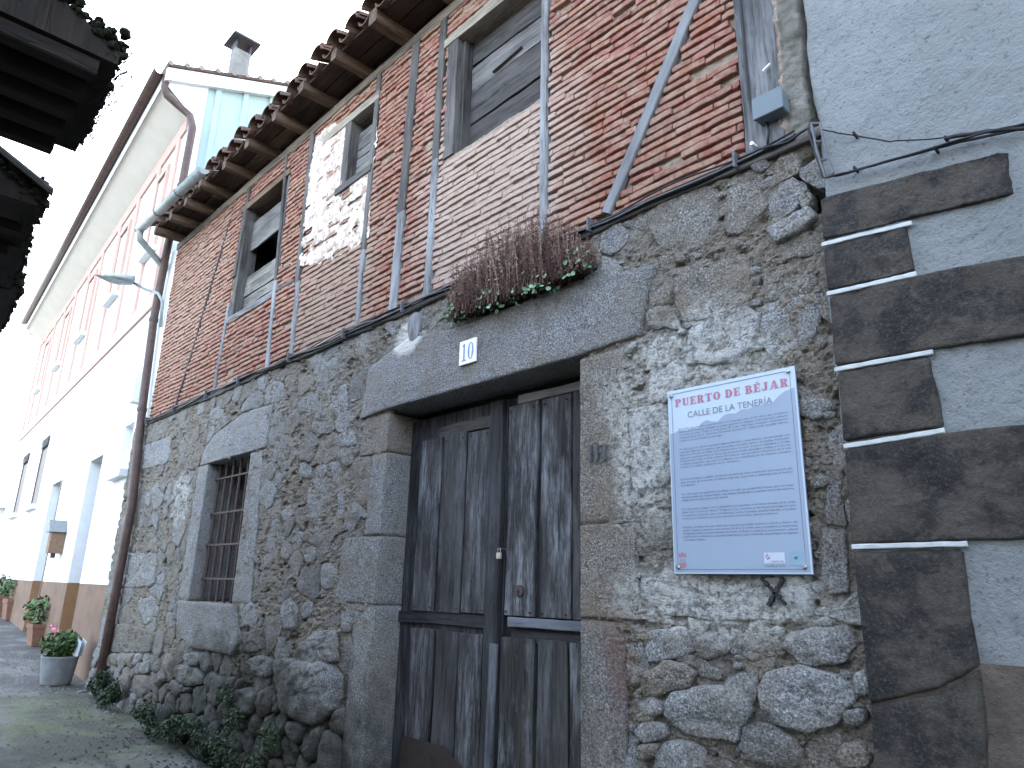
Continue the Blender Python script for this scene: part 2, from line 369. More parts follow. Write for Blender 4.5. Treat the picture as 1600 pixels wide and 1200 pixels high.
n.out(c, .94, n.bump(n.noise(P, 34, 8, .78), 1, .045), .2)
m_plinth, n = mat('brown_render_plinth'); P = n.pos(); f = n.noise(P, 6, 6, .65)
n.out(n.ramp(f, [(.35, (.10, .082, .07)), (.7, (.17, .14, .12))]), .94, n.bump(n.noise(P, 60, 6, .7), 1, .015), .2)
m_whiteline = render_paint('white_painted_line', (.48, .51, .515), 30, .12, .004)

# ground
m_ground, n = mat('mossy_concrete'); P = n.pos(); f = n.noise(P, 1.6, 7, .62)
c = n.ramp(f, [(.32, (.06, .06, .056)), (.47, (.11, .11, .105)), (.53, (.17, .17, .162)), (.70, (.24, .24, .23))])
c = n.mix(n.ramp(n.noise(P, 60, 4, .7), [(.35, .4), (.6, 0.)]), c, (.08, .08, .075))
gx, gy = HZ(110, 1120, .4); mo = n.blob((gx, gy, .4), .75, .7, .9, 2.2, (.5, 1.3, 0)); c = n.mix(n.math('MULTIPLY', mo, .62), c, (.105, .135, .045))
wet = n.ramp(n.noise(P, 1.1, 6, .65, .6), [(.44, .75), (.52, 0.)]); c = n.mix(wet, c, (.065, .063, .060))
ck = n.new('ShaderNodeTexVoronoi', feature='DISTANCE_TO_EDGE'); n.inp(ck, 'Vector', n.mapv(P, (1, 1, 1))); ck.inputs['Scale'].default_value = .55
c = n.mix(n.ramp(n.math('ADD', ck.outputs['Distance'], n.math('MULTIPLY', n.noise(P, 6, 4, .6), .03)), [(.012, .35), (.022, 0.)]), c, (.03, .03, .026))
n.out(c, .8, n.bump(n.noise(P, 18, 9, .75), .9, .04), .3)

m_leaf, n = mat('green_leaf'); r = n.attr()
n.out(n.ramp(r, [(0, (.02, .05, .014)), (.5, (.045, .095, .025)), (1, (.09, .155, .05))]), .6, None, .3)
m_leafdark, n = mat('dark_weed_leaf'); r = n.attr()
n.out(n.ramp(r, [(0, (.009, .017, .008)), (.6, (.022, .038, .014)), (1, (.04, .075, .035))]), .7, None, .3)
m_penny, n = mat('pennywort_leaf'); r = n.attr()
n.out(n.ramp(r, [(0, (.05, .11, .05)), (.6, (.13, .23, .12)), (1, (.24, .36, .24))]), .6, None, .3)
m_dry, n = mat('dry_reddish_stem'); r = n.attr()
n.out(n.ramp(r, [(0, (.055, .03, .028)), (.5, (.13, .075, .06)), (.85, (.21, .14, .11)), (1, (.36, .28, .22))]), .85, None, .2)
m_petal = plain('pink_petal', (.72, .30, .38), .6)
m_terracotta = plain('terracotta_planter', (.20, .105, .07), .85, 0, 14, .3)
m_pot = plain('grey_concrete_pot', (.20, .21, .215), .85, 0, 9, .3, .004)
m_soil = plain('potting_soil', (.04, .03, .022), 1, 0, 40, .4)

# ------------------------------------------------------------------ ground
def gz(x): return .0 + .042 * np.clip(-np.asarray(x, float), -30, 60)
xs = np.concatenate([np.linspace(-160, -30, 10), np.linspace(-28, 6, 120), np.linspace(8, 120, 8)])
ys = np.concatenate([np.linspace(-120, -6, 8), np.linspace(-5.5, .6, 46), np.linspace(1, 150, 12)])
gx_, gy_ = np.meshgrid(xs, ys)
near = np.exp(-((gx_ + 5) / 10) ** 2)
gz_ = gz(gx_) + .012 * fbm(gx_ * 1.2, gy_ * 1.2, 0, 3) * near
b = MB(); nx = len(xs)
b.v = np.stack([gx_, gy_, gz_], -1).reshape(-1, 3).tolist(); b.a = [0] * len(b.v)
b.f = [(j * nx + i, j * nx + i + 1, (j + 1) * nx + i + 1, (j + 1) * nx + i) for j in range(len(ys) - 1) for i in range(nx - 1)]
g = b.build('street_ground', m_ground, smooth=True); g['kind'] = 'structure'

# ================================================================== THE OLD HOUSE
house = thing('timber_framed_house', 'old house with granite ground floor and brick and timber upper floor', 'house', (-5.0, 0, .2))
XL, XR = -9.55, -.93
ZC = W(600, 497)[1] + 0.0     # storey line, about 3.44
ZC = 3.40
ZTOP = EYE + 4.2
# openings in facade coordinates
DX0, DX1 = W(600, 800)[0], W(909, 800)[0]; DZ1 = EYE + 1.135; DREC = .20
G0 = (W(325, 728)[0] + W(299, 940)[0]) / 2; G1 = (W(388, 708)[0] + W(370, 944)[0]) / 2
GZ0, GZ1 = W(335, 942)[1], W(356, 717)[1]
# upper windows: x0,x1,z0,z1
U1 = (-6.97, -6.02, W(360, 490)[1] + .0, W(385, 322)[1])
def wx(px, py): return W(px, py)[0]
U1 = (W(372, 400)[0], W(440, 380)[0], W(395, 478)[1], W(418, 302)[1])
U2 = (W(540, 250)[0], W(587, 225)[0], W(555, 280)[1], W(568, 176)[1])
U3 = (W(707, 150)[0], W(849, 100)[0], W(707, 243)[1], W(760, 28)[1])
openings = [(DX0, DX1, -2, DZ1), (G0, G1, GZ0, GZ1)]

def in_poly(x, z, poly):
    c = np.zeros(np.shape(x), bool); j = len(poly) - 1
    for i in range(len(poly)):
        xi, zi = poly[i]; xj, zj = poly[j]
        with np.errstate(divide='ignore', invalid='ignore'):
            t = ((zi > z) != (zj > z)) & (x < (xj - xi) * (z - zi) / (zj - zi + 1e-12) + xi)
        c ^= t; j = i
    return c
def inp1(x, z, poly):
    c = False; j = len(poly) - 1
    for i in range(len(poly)):
        xi, zi = poly[i]; xj, zj = poly[j]
        if (zi > z) != (zj > z) and x < (xj - xi) * (z - zi) / (zj - zi) + xi: c = not c
        j = i
    return c
def grid_sheet(xs, zs, yfun, keep=None, rnd=None):
    X, Z = np.meshgrid(xs, zs); Y = yfun(X, Z)
    nx = len(xs); b = MB(); b.v = np.stack([X, Y, Z], -1).reshape(-1, 3).tolist(); b.a = [0] * len(b.v)
    j, i = np.meshgrid(np.arange(len(zs) - 1), np.arange(nx - 1), indexing='ij')
    ok = np.ones(j.shape, bool)
    if keep is not None:
        cx = (X[:-1, :-1] + X[1:, 1:]) / 2; cz = (Z[:-1, :-1] + Z[1:, 1:]) / 2; ok = keep(cx, cz)
    j = j[ok]; i = i[ok]; q = np.stack([j * nx + i, j * nx + i + 1, (j + 1) * nx + i + 1, (j + 1) * nx + i], 1)
    used = np.unique(q); mp = -np.ones(len(b.v), int); mp[used] = np.arange(len(used))
    b.v = np.array(b.v)[used].tolist(); b.a = [0] * len(used); b.f = mp[q].tolist(); return b
def vary(x0, x1, s0, s1):
    r = [x0]
    while r[-1] < x1:
        t = (r[-1] - x0) / (x1 - x0); r.append(r[-1] + s0 + (s1 - s0) * t)
    return np.array(r)

# --- ground-floor mortar bed
ROUGH = lambda x, z: sstep(1.10, .60, z)                  # rubble foot, raked joints
def mortar_y(x, z):
    lo = ROUGH(x, z)
    a = .009 * fbm(x * 4, z * 5, 0, 21, 3) + .013 * fbm(x * 15, z * 24, 0, 5, 4) + .007 * fbm(x * 34, z * 60, 0, 8, 3)
    pit = sstep(.30, .55, fbm(x * 13, z * 26, 0, 91, 3)) * .030
    rid = (.5 - np.abs(fbm(x * 38, z * 64, 0, 95, 3))) * .011 - np.abs(fbm(x * 19, z * 34, 0, 96, 3)) * .012
    y = -.006 + a * (1 + .3 * lo) + pit - rid + .018 * lo
    # crumbled hole at the top right corner
    hx, hz = W(1268, 285); d = np.hypot((x - hx) / .09, (z - hz) / .12); y = y + .16 * np.exp(-d ** 4)
    hx, hz = W(1015, 318); d = np.hypot((x - hx) / .10, (z - hz) / .022); y = y + .09 * np.exp(-d ** 4)
    return y
xs = -vary(.90, 9.6, .0085, .026)[::-1]; zs = vary(-.15, ZC + .02, .010, .010)
def keep_m(x, z):
    k = np.ones(x.shape, bool)
    for (a, b_, c_, d_) in openings: k &= ~((x > a - .01) & (x < b_ + .01) & (z > c_) & (z < d_ + .01))
    return k
grid_sheet(xs, zs, mortar_y, keep_m).build('mortar_bed', m_mortar, house, smooth=False)

# --- stones
def clip(poly, nx_, nz_, d):
    out = []
    for i in range(len(poly)):
        a = poly[i]; b_ = poly[(i + 1) % len(poly)]; da = a[0] * nx_ + a[1] * nz_ - d; db = b_[0] * nx_ + b_[1] * nz_ - d
        if da <= 0: out.append(a)
        if (da < 0) != (db < 0) and abs(da - db) > 1e-12:
            t = da / (da - db); out.append((a[0] + (b_[0] - a[0]) * t, a[1] + (b_[1] - a[1]) * t))
    return out
def area(p): return abs(sum(p[i][0] * p[(i + 1) % len(p)][1] - p[(i + 1) % len(p)][0] * p[i][1] for i in range(len(p)))) / 2
def cent(p):
    a = cx = cz = 0
    for i in range(len(p)):
        x0, z0 = p[i]; x1, z1 = p[(i + 1) % len(p)]; k = x0 * z1 - x1 * z0; a += k; cx += (x0 + x1) * k; cz += (z0 + z1) * k
    return (cx / (3 * a), cz / (3 * a)) if abs(a) > 1e-9 else p[0]
def chaikin(p, it, w=.25):
    for _ in range(it):
        q = []
        for i in range(len(p)):
            a = p[i]; b_ = p[(i + 1) % len(p)]
            q += [(a[0] * (1 - w) + b_[0] * w, a[1] * (1 - w) + b_[1] * w), (a[0] * w + b_[0] * (1 - w), a[1] * w + b_[1] * (1 - w))]
        p = q
    return p
def resample(p, step):
    out = []
    for i in range(len(p)):
        a = np.array(p[i]); b_ = np.array(p[(i + 1) % len(p)]); k = max(1, int(round(np.linalg.norm(b_ - a) / step)))
        for j in range(k): out.append(tuple(a + (b_ - a) * j / k))
    return out
def stone_mesh(poly, proud, pw, back=.04, step=.03, jag=.008, rough=.006, seed=0, rnd=.5, y0=0.0, shear=0.0):
    p = np.array(resample(poly, step)); c = np.array(cent(poly)); N = len(p)
    # ragged outline
    j = fbm(p[:, 0] * 9, p[:, 1] * 9, seed * .7, 31, 4) * 1.6; d = p - c; L = np.linalg.norm(d, axis=1)[:, None] + 1e-9
    p = p + d / L * (jag * j)[:, None]
    R = max(2, int(math.sqrt(area(poly)) / 2 / step)); V = []; Fc = []
    ts = [1.0, 1.0] + [1 - .035 * min(1, .3 / math.sqrt(area(poly)))] + list(np.linspace(.93, 1. / (R + 1), R + 1))
    for k, t in enumerate(ts):
        q = c + (p - c) * t
        y = np.full(N, back) if k == 0 else y0 - proud * np.clip(1 - t ** pw, 0, 1) ** (1 / pw)
        if k > 0:
            nzv = (fbm(q[:, 0] * 9, q[:, 1] * 9, seed * .31, 77, 4) * 1.3 + np.abs(fbm(q[:, 0] * 16, q[:, 1] * 22, seed * .5, 78, 3)) * 1.1 - .3) * rough * (1.2 if k > 2 else .6)
            y = y + nzv + shear * (q[:, 1] - c[1])
        V += [(a, b_, z) for a, b_, z in zip(q[:, 0], y, q[:, 1])]
    V.append((c[0], y0 - proud + float(fbm(c[0] * 9, c[1] * 9, seed * .31, 77, 4)) * rough * 1.4, c[1]))
    a2 = sum(p[i][0] * p[(i + 1) % N][1] - p[(i + 1) % N][0] * p[i][1] for i in range(N)); flip = a2 < 0
    for k in range(len(ts) - 1):
        for i in range(N):
            f = (k * N + i, k * N + (i + 1) % N, (k + 1) * N + (i + 1) % N, (k + 1) * N + i); Fc.append(f[::-1] if flip else f)
    k = len(ts) - 1; C = len(V) - 1
    for i in range(N):
        f = (k * N + i, k * N + (i + 1) % N, C); Fc.append(f[::-1] if flip else f)
    b = MB(); b.add(V, Fc, rnd); return b
def PX(lst, y=0.0): return [W(a, b_, y) for a, b_ in lst]

# dressed and notable stones, read off the photograph: (outline, proud, roundness power, back, rnd, step)
xl, zl = W(617, 642); xr_, zr_ = W(905, 556)
hand = []
def hs(name, pts, proud, pw, back, rnd, step=.03, jag=.006, rough=.004, world=False, rnd_corner=1):
    poly = pts if world else PX(pts)
    if rnd_corner: poly = chaikin(poly, rnd_corner, .08 if pw > 6 else .2)
    hand.append((name, poly, proud, pw, back, rnd, step, jag, rough))
# door lintel
hs('door_lintel', [(DX0 - .36, DZ1 - .02), (DX0 - .30, W(600, 560)[1] - .05), W(640, 530), W(715, 514), W(830, 472), W(950, 432), W(1036, 412), (DX1 + .44, EYE + 1.40), (DX1 + .38, DZ1 + .02), (DX1, DZ1), (DX0, DZ1)], .028, 14, .34, .02, .028, .004, .004, True, 0)
jz = [DZ1 - .025, W(612, 705)[1], W(606, 836)[1], W(598, 946)[1], -.2]
jx = [DX0 - .34, DX0 - .19, DX0 - .50, DX0 - .26]
for k in range(4):
    a, b_ = jz[k] - .003, jz[k + 1] + .003
    hs('jamb_stone', [(jx[k], b_), (DX0, b_), (DX0, a), (jx[k] + (.03 if k != 2 else .06), a)], .013 + .003 * (k % 2), 22, .34, [.55, .1, .02, .35][k], .028, .003, .004, True, 0)
rz = [DZ1 - .008, W(910, 820)[1], W(912, 966)[1], -.2]; rx = [DX1 + .30, DX1 + .34, DX1 + .27]
for k in range(3):
    a, b_ = rz[k] - .003, rz[k + 1] + .003
    hs('jamb_stone', [(DX1, b_), (rx[k], b_), (rx[k] - .02, a), (DX1, a)], .013 + .003 * (k % 2), 22, .34, [.62, .66, .92][k], .026, .003, .005, True, 0)
# barred window surround
hs('window_lintel', [(G0 - .22, GZ1), (G1 + .30, GZ1 + .01), (G1 + .33, W(425, 632)[1]), (G1 - .25, W(425, 632)[1] + .01), (G0 + .02, GZ1 + .27), (G0 - .20, GZ1 + .13)], .015, 20, .5, .3, .03, .004, .004, True, 0)
hs('window_jamb', [(G0 - .27, GZ0 + .01), (G0, GZ0 + .01), (G0, GZ1 - .004), (G0 - .25, GZ1 - .004)], .012, 22, .5, .25, .03, .004, .004, True, 0)
hs('window_jamb', [(G1, GZ0 + .01), (G1 + .36, GZ0 + .01), (G1 + .24, GZ1 - .004), (G1, GZ1 - .004)], .012, 22, .5, .28, .03, .004, .004, True, 0)
hs('window_sill', [W(281, 945), (G1 + .06, GZ0), W(379, 1000), W(366, 1023), W(330, 1016), W(300, 1010), W(279, 985)], .045, 8, .5, .05, .03, .008, .008, False, 0) if False else \
hs('window_sill', [(G0 - .22, GZ0), (G1 + .08, GZ0), W(380, 1005), W(366, 1024), W(298, 1010), W(280, 985)], .04, 9, .5, .08, .03, .008, .008, True, 0)
for pts, proud, pw, rnd in [
    ([(214, 702), (268, 683), (264, 722), (209, 737)], .02, 8, .3),
    ([(192, 866), (246, 866), (242, 914), (187, 917)], .022, 8, .28),
    ([(180, 976), (205, 976), (243, 990), (238, 1018), (176, 1018)], .04, 6, .55),
    ([(530, 610), (541, 596), (545, 640), (520, 660), (500, 655), (505, 612)], .004, 3, .28),
    ([(488, 735), (540, 720), (552, 790), (505, 838), (480, 820)], .006, 3, .25),
    ([(555, 478 + 40), (577, 505), (582, 545), (560, 555)], .006, 3, .3),
    # above and left of the sign
    ([(1058, 424), (1105, 408), (1168, 400), (1176, 468), (1150, 482), (1072, 506), (1060, 470)], .020, 5, .66),
    ([(1205, 362), (1268, 322), (1277, 345), (1248, 372), (1215, 384)], .045, 4, .3),
    ([(1010, 338), (1060, 302), (1120, 290), (1125, 350), (1090, 392), (1042, 396)], .016, 3, .5),
    ([(1132, 300), (1186, 282), (1200, 325), (1170, 362), (1140, 366)], .02, 4, .6),
    ([(1200, 300), (1236, 275), (1262, 292), (1258, 322), (1205, 350)], .028, 3.5, .12),
    ([(1176, 256), (1200, 245), (1210, 262), (1190, 278), (1177, 274)], .035, 3, 1.0),
    ([(1214, 252), (1248, 240), (1252, 272), (1230, 280), (1205, 300)], .03, 3.5, .66),
    ([(1250, 305), (1272, 300), (1273, 325), (1255, 330)], .03, 3, .7),
    ([(1196, 480), (1262, 462), (1282, 500), (1270, 540), (1215, 560), (1190, 530)], .014, 4, .1),
    ([(1195, 420), (1262, 402), (1278, 440), (1258, 462), (1196, 470)], .012, 4, .66),
    ([(1040, 906), (1150, 912), (1238, 900), (1268, 925), (1262, 962), (1180, 968), (1045, 960), (1008, 930), (1012, 905)], .016, 9, .3),
    ([(1285, 830), (1322, 835), (1330, 925), (1300, 935), (1283, 910)], .02, 7, .95),
    ([(1290, 730), (1318, 735), (1325, 820), (1290, 818)], .016, 5, .95),
    ([(1010, 985), (1072, 978), (1085, 1015), (1060, 1030), (1018, 1032)], .014, 5, .3),
    ([(1085, 1005), (1112, 985), (1140, 992), (1145, 1022), (1105, 1032)], .025, 3.5, .5),
    ([(1240, 985), (1325, 975), (1346, 1008), (1320, 1038), (1258, 1035), (1225, 1010)], .03, 4, .14),
    ([(1192, 1075), (1210, 1050), (1262, 1042), (1315, 1056), (1340, 1085), (1322, 1128), (1272, 1146), (1222, 1130), (1200, 1105)], .055, 4, .3),
    ([(1138, 1055), (1185, 1048), (1186, 1085), (1165, 1108), (1142, 1090)], .03, 4, .3),
    ([(1042, 1112), (1060, 1080), (1095, 1068), (1160, 1080), (1178, 1110), (1160, 1160), (1110, 1150), (1075, 1138)], .06, 3.6, .3),
    ([(1014, 1050), (1040, 1032), (1072, 1035), (1092, 1050), (1080, 1075), (1030, 1088), (1018, 1080)], .05, 3.6, .8),
    ([(1002, 1098), (1020, 1086), (1046, 1098), (1044, 1112), (1015, 1115)], .055, 2.6, .2),
    ([(998, 1118), (1018, 1110), (1030, 1124), (1008, 1128)], .05, 2.6, .7),
    ([(996, 1140), (1010, 1126), (1046, 1130), (1048, 1150), (1010, 1158)], .06, 2.6, .2),
    ([(1000, 1172), (1012, 1160), (1038, 1160), (1030, 1182), (1004, 1186)], .06, 2.6, .6),
    ([(1030, 1175), (1042, 1160), (1085, 1158), (1105, 1172), (1110, 1240), (1030, 1240)], .06, 4, .28),
    ([(1168, 1135), (1190, 1130), (1250, 1150), (1258, 1175), (1240, 1195), (1180, 1188), (1165, 1165)], .05, 4, .95),
    ([(1320, 1165), (1350, 1160), (1362, 1190), (1320, 1195)], .05, 3, .7),
    ([(1322, 1110), (1352, 1105), (1356, 1128), (1330, 1135)], .06, 3, .95),
    ([(1340, 1055), (1358, 1050), (1362, 1075), (1345, 1082)], .05, 2.6, .2),
    # rubble foot, left
    ([(445, 1060), (460, 1040), (500, 1032), (532, 1045), (535, 1100), (505, 1130), (462, 1120), (448, 1095)], .10, 3, .2),
    ([(476, 1060 - 52), (500, 1000 - 12), (528, 986), (530, 1030), (508, 1040), (480, 1036)], .06, 4, .25),
    ([(437, 1033), (450, 1028), (472, 1030), (475, 1062), (455, 1064), (438, 1055)], .07, 2.6, .3),
    ([(392, 1030), (412, 1025), (430, 1030), (433, 1052), (415, 1058), (398, 1048)], .07, 2.6, .25),
    ([(280, 1040), (300, 1036), (320, 1050), (322, 1068), (300, 1072), (278, 1060)], .06, 2.8, .3),
    ([(292, 1022), (312, 1018), (322, 1030), (312, 1042), (296, 1040)], .06, 2.6, .28),
    ([(318, 1020), (332, 1018), (334, 1045), (322, 1052)], .06, 2.6, .3),
    ([(377, 990), (412, 982), (416, 1012), (395, 1020), (378, 1014)], .03, 4, .5),
    ([(442, 940), (460, 935), (468, 962), (462, 985), (444, 980)], .03, 3.5, .25),
    ([(376, 945), (398, 942), (408, 960), (398, 980), (382, 975)], .02, 3, .3),
    ([(213, 1055), (238, 1055), (242, 1080), (225, 1090), (215, 1080)], .06, 3, .9),
    ([(375, 1078), (395, 1074), (408, 1088), (400, 1120), (378, 1110)], .09, 2.8, .3),
    ([(216, 985 - 45), (240, 930), (250, 955), (228, 978)], .015, 4, .3),
    ]:
    hs('stone', [(sum(p[0] for p in pts) / len(pts) * -.07 + p[0] * 1.07, sum(p[1] for p in pts) / len(pts) * -.07 + p[1] * 1.07) for p in pts], proud * .8, pw + 2.5, .05, rnd, .020, .020, .017 if proud > .02 else .012)

obst = [[p for p in h_[1]] for h_ in hand] + [[(a, c_), (b_, c_), (b_, d_), (a, d_)] for a, b_, c_, d_ in openings]
obst_in = [MBn for MBn in obst]
def convex_edges(poly):
    s_ = sum(poly[i][0] * poly[(i + 1) % len(poly)][1] - poly[(i + 1) % len(poly)][0] * poly[i][1] for i in range(len(poly)))
    E_ = []
    for i in range(len(poly)):
        (x0, z0), (x1, z1) = poly[i], poly[(i + 1) % len(poly)]; dx, dz = x1 - x0, z1 - z0; L = math.hypot(dx, dz)
        if L < 1e-6: continue
        nx_, nz_ = (dz / L, -dx / L) if s_ > 0 else (-dz / L, dx / L); E_.append((nx_, nz_, nx_ * x0 + nz_ * z0))
    return E_
obE = [(convex_edges(o_), cent(o_), max(math.hypot(p[0] - cent(o_)[0], p[1] - cent(o_)[1]) for p in o_)) for o_ in obst]
obB = [(min(p[0] for p in o_), max(p[0] for p in o_), min(p[1] for p in o_), max(p[1] for p in o_), o_) for o_ in obst]
def inside_any(x, z): return any(q[0] < x < q[1] and q[2] < z < q[3] and inp1(x, z, q[4]) for q in obB)
seeds = []
def rad(x, z):
    lo = float(ROUGH(x, z)); r = .165 * lo + .22 * (1 - lo)
    if x > -2.0 and z < .75: r = .10
    return r
tries = 0
while tries < 9000:
    tries += 1; x = random.uniform(XL, XR - .05); z = random.uniform(-.1, ZC - .03)
    if z < float(gz(x)) - .1: continue
    r = rad(x, z) * random.choice((.55, .8, 1, 1.25))
    if inside_any(x, z): continue
    if all(((x - s_[0]) / 1.25) ** 2 + (z - s_[1]) ** 2 > (max(r, s_[2]) * .74) ** 2 for s_ in seeds): seeds.append((x, z, r))
cells = []
for i, (x, z, r) in enumerate(seeds):
    R = r * 1.75; poly = [(x - R * 1.2, z - R), (x + R * 1.2, z - R), (x + R * 1.2, z + R), (x - R * 1.2, z + R)]
    poly = chaikin(poly, 1, .22)
    for j, (x2, z2, r2) in enumerate(seeds):
        if i == j or abs(x - x2) > 1.0 or abs(z - z2) > .8: continue
        dx, dz = (x2 - x) / 1.5, (z2 - z); L = math.hypot(dx / 1.0, dz); t = r / (r + r2)
        nx_, nz_ = dx, dz; mx, mz = x + (x2 - x) * t, z + (z2 - z) * t; k = math.hypot(nx_, nz_)
        poly = clip(poly, nx_ / k, nz_ / k, (nx_ * mx + nz_ * mz) / k - .002)
        if len(poly) < 3: break
    if len(poly) < 3: continue
    for E_, c_, R_ in obE:
        if math.hypot(c_[0] - x, c_[1] - z) > R_ + R * 1.6: continue
        best = max(E_, key=lambda e: e[0] * x + e[1] * z - e[2])
        if best[0] * x + best[1] * z - best[2] > 0: poly = clip(poly, -best[0], -best[1], -best[2] - .002)
        if len(poly) < 3: break
    if len(poly) < 3: continue
    for nx_, nz_, d in ((1, 0, XR - .02), (-1, 0, -XL), (0, 1, ZC - .02), (0, -1, .3)): poly = clip(poly, nx_, nz_, d) if len(poly) >= 3 else poly
    if len(poly) < 3 or area(poly) < .003: continue
    cells.append(poly)
stuff_st = MB(); cnt = 0
for k, h_ in enumerate(hand):
    name, poly, proud, pw, back, rnd, step, jag, rough = h_
    b = stone_mesh(poly, proud, pw, back, step, jag, rough, k, max(rnd, .01))
    b.build(name, m_granite, house, smooth=True)
keep_ = set(sorted(range(len(cells)), key=lambda q: -area(cells[q]) / ((cells[q][0][0]) ** 2 + DIST ** 2))[:225]); rest_ = MB()
for k, poly in enumerate(cells):
    c_ = cent(poly); lo = float(ROUGH(*c_)); a = area(poly)
    if lo < .4 and random.random() < .25: continue                     # only mortar shows there
    if c_[0] > -1.35 and c_[1] > 3.0 and random.random() < .5: continue
    poly = chaikin(poly, 2 if lo > .5 else 1, .2)
    if lo > .5: pw, proud, jag, rough = random.uniform(3, 6), random.uniform(.03, .07), .016, .022
    else: pw, proud, jag, rough = random.uniform(5, 12), random.uniform(.004, .018), .03, .013
    sm_ = stone_mesh(poly, proud, pw, .05, .024 if c_[0] > -3 else (.032 if c_[0] > -5 else .045), jag, rough, 100 + k, random.uniform(.02, 1))
    if k in keep_: sm_.build('stone', m_granite, house, smooth=True)
    else: rest_.add(sm_.v, sm_.f, sm_.a[0])
    cnt += 1
if rest_.v: rest_.build('small_stones', m_granite, house, smooth=True, kind='stuff')
# small pinning stones in the joints
for k in range(4200):
    x = random.uniform(XL, XR - .1) if k % 3 else random.uniform(-2.1, XR - .1); z = random.uniform(.0, ZC - .05)
    if inside_any(x, z): continue
    if any(inp1(x, z, p) for p in cells if abs(p[0][0] - x) < .5): continue
    r = random.uniform(.010, .034) * (1 if x > -4 else 1.3); n_ = 7; ph = random.random() * 6
    pl = [(x + r * random.uniform(.8, 1.5) * math.cos(ph + t * 6.283 / n_), z + r * random.uniform(.6, 1) * math.sin(ph + t * 6.283 / n_)) for t in range(n_)]
    m_ = stone_mesh(pl, random.uniform(.008, .026), 3.5, .03, .03, .006, .008, k, random.uniform(.02, 1), y0=float(mortar_y(np.array(x), np.array(z))) + .006)
    stuff_st.add(m_.v, m_.f, m_.a[0])
stuff_st.build('pinning_stones', m_granite, house, smooth=True, kind='stuff')
print('stones', len(hand), cnt)

for q in ((DX0 - .25, DX0 - .007, .34, 0, DZ1 - .03), (DX1 + .007, DX1 + .25, .34, 0, DZ1 - .03), (G0 - .2, G0 - .006, .48, GZ0 - .02, GZ1 - .01), (G1 + .006, G1 + .2, .48, GZ0 - .02, GZ1 - .01)):
    MB().box(q[0], q[1], .004, q[2], q[3], q[4]).build('joint_filling', m_mortar, house)
# --- black painted marks on the stone
b = MB()
for p0, p1 in (((1187, 903), (1226, 945)), ((1222, 903), (1197, 948))):
    a = W(*p0, -.03); c_ = W(*p1, -.03)
    for k in range(6):
        t0, t1 = k / 6, (k + random.uniform(.7, .95)) / 6; w_ = random.uniform(.0045, .0085)
        x0, z0 = a[0] + (c_[0] - a[0]) * t0, a[1] + (c_[1] - a[1]) * t0; x1, z1 = a[0] + (c_[0] - a[0]) * t1, a[1] + (c_[1] - a[1]) * t1
        dx, dz = x1 - x0, z1 - z0; L = math.hypot(dx, dz); nx_, nz_ = -dz / L * w_, dx / L * w_
        b.add([(x0 - nx_, -.0265, z0 - nz_), (x1 - nx_, -.0265, z1 - nz_), (x1 + nx_, -.0265, z1 + nz_), (x0 + nx_, -.0265, z0 + nz_),
               (x0 - nx_, .0, z0 - nz_), (x1 - nx_, .0, z1 - nz_), (x1 + nx_, .0, z1 + nz_), (x0 + nx_, .0, z0 + nz_)],
              [(3, 2, 1, 0), (0, 1, 5, 4), (1, 2, 6, 5), (2, 3, 7, 6), (3, 0, 4, 7)])
m_black2 = plain('black_brush_paint', (.035, .035, .04), .8, 0, 60, .4)
b.build('painted_cross_mark', m_black2, house)
b = MB()
for (px, s0, s1) in ((921, 696, 722), (931, 693, 720), (943, 694, 718)):
    x0, z1 = W(px, s0, -.03); x1, z0 = W(px + 1, s1, -.03); b.box(x0 - .006, x0 + .006, -.0285, -.01, z0, z1)
b.build('painted_tally_mark', plain('faded_blue_black_paint', (.10, .105, .12), .9, 0, 120, .6), house)

# ------------------------------------------------------------------ upper floor
def line_x(p_top, p_bot, z):
    (x0, z0), (x1, z1) = W(*p_top), W(*p_bot); return x1 + (x0 - x1) * (z - z1) / (z0 - z1)
def bw(pa, pb): return abs(W(*pb)[0] - W(*pa)[0])
ZE = ZTOP - .02                                        # underside of the eave
# name, top x, top z, bottom x, bottom z, width, material, proud
posts = []
def post(pt, pb, width, m, z0=None, z1=None, proud=.014, name='timber_post'):
    a = W(*pt); c_ = W(*pb); zt = ZE if z1 is None else z1; zb = ZC + .03 if z0 is None else z0
    sl = (a[0] - c_[0]) / (a[1] - c_[1]); posts.append((a[0] + sl * (zt - a[1]), zt, a[0] + sl * (zb - a[1]), zb, width, m, proud, name))
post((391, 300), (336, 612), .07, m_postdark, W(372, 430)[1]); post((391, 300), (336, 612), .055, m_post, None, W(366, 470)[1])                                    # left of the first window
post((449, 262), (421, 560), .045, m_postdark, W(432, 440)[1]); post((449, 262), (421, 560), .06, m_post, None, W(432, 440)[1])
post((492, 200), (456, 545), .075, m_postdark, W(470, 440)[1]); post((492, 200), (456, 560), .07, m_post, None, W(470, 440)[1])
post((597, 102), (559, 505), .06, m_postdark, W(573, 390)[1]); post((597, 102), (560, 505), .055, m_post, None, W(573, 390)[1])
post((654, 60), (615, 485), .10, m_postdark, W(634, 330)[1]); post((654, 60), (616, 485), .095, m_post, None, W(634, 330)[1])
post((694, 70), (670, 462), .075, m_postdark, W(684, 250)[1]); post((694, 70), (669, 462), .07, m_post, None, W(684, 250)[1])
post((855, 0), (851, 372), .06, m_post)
post((1179, 20), (1198, 222), .18, m_brace)
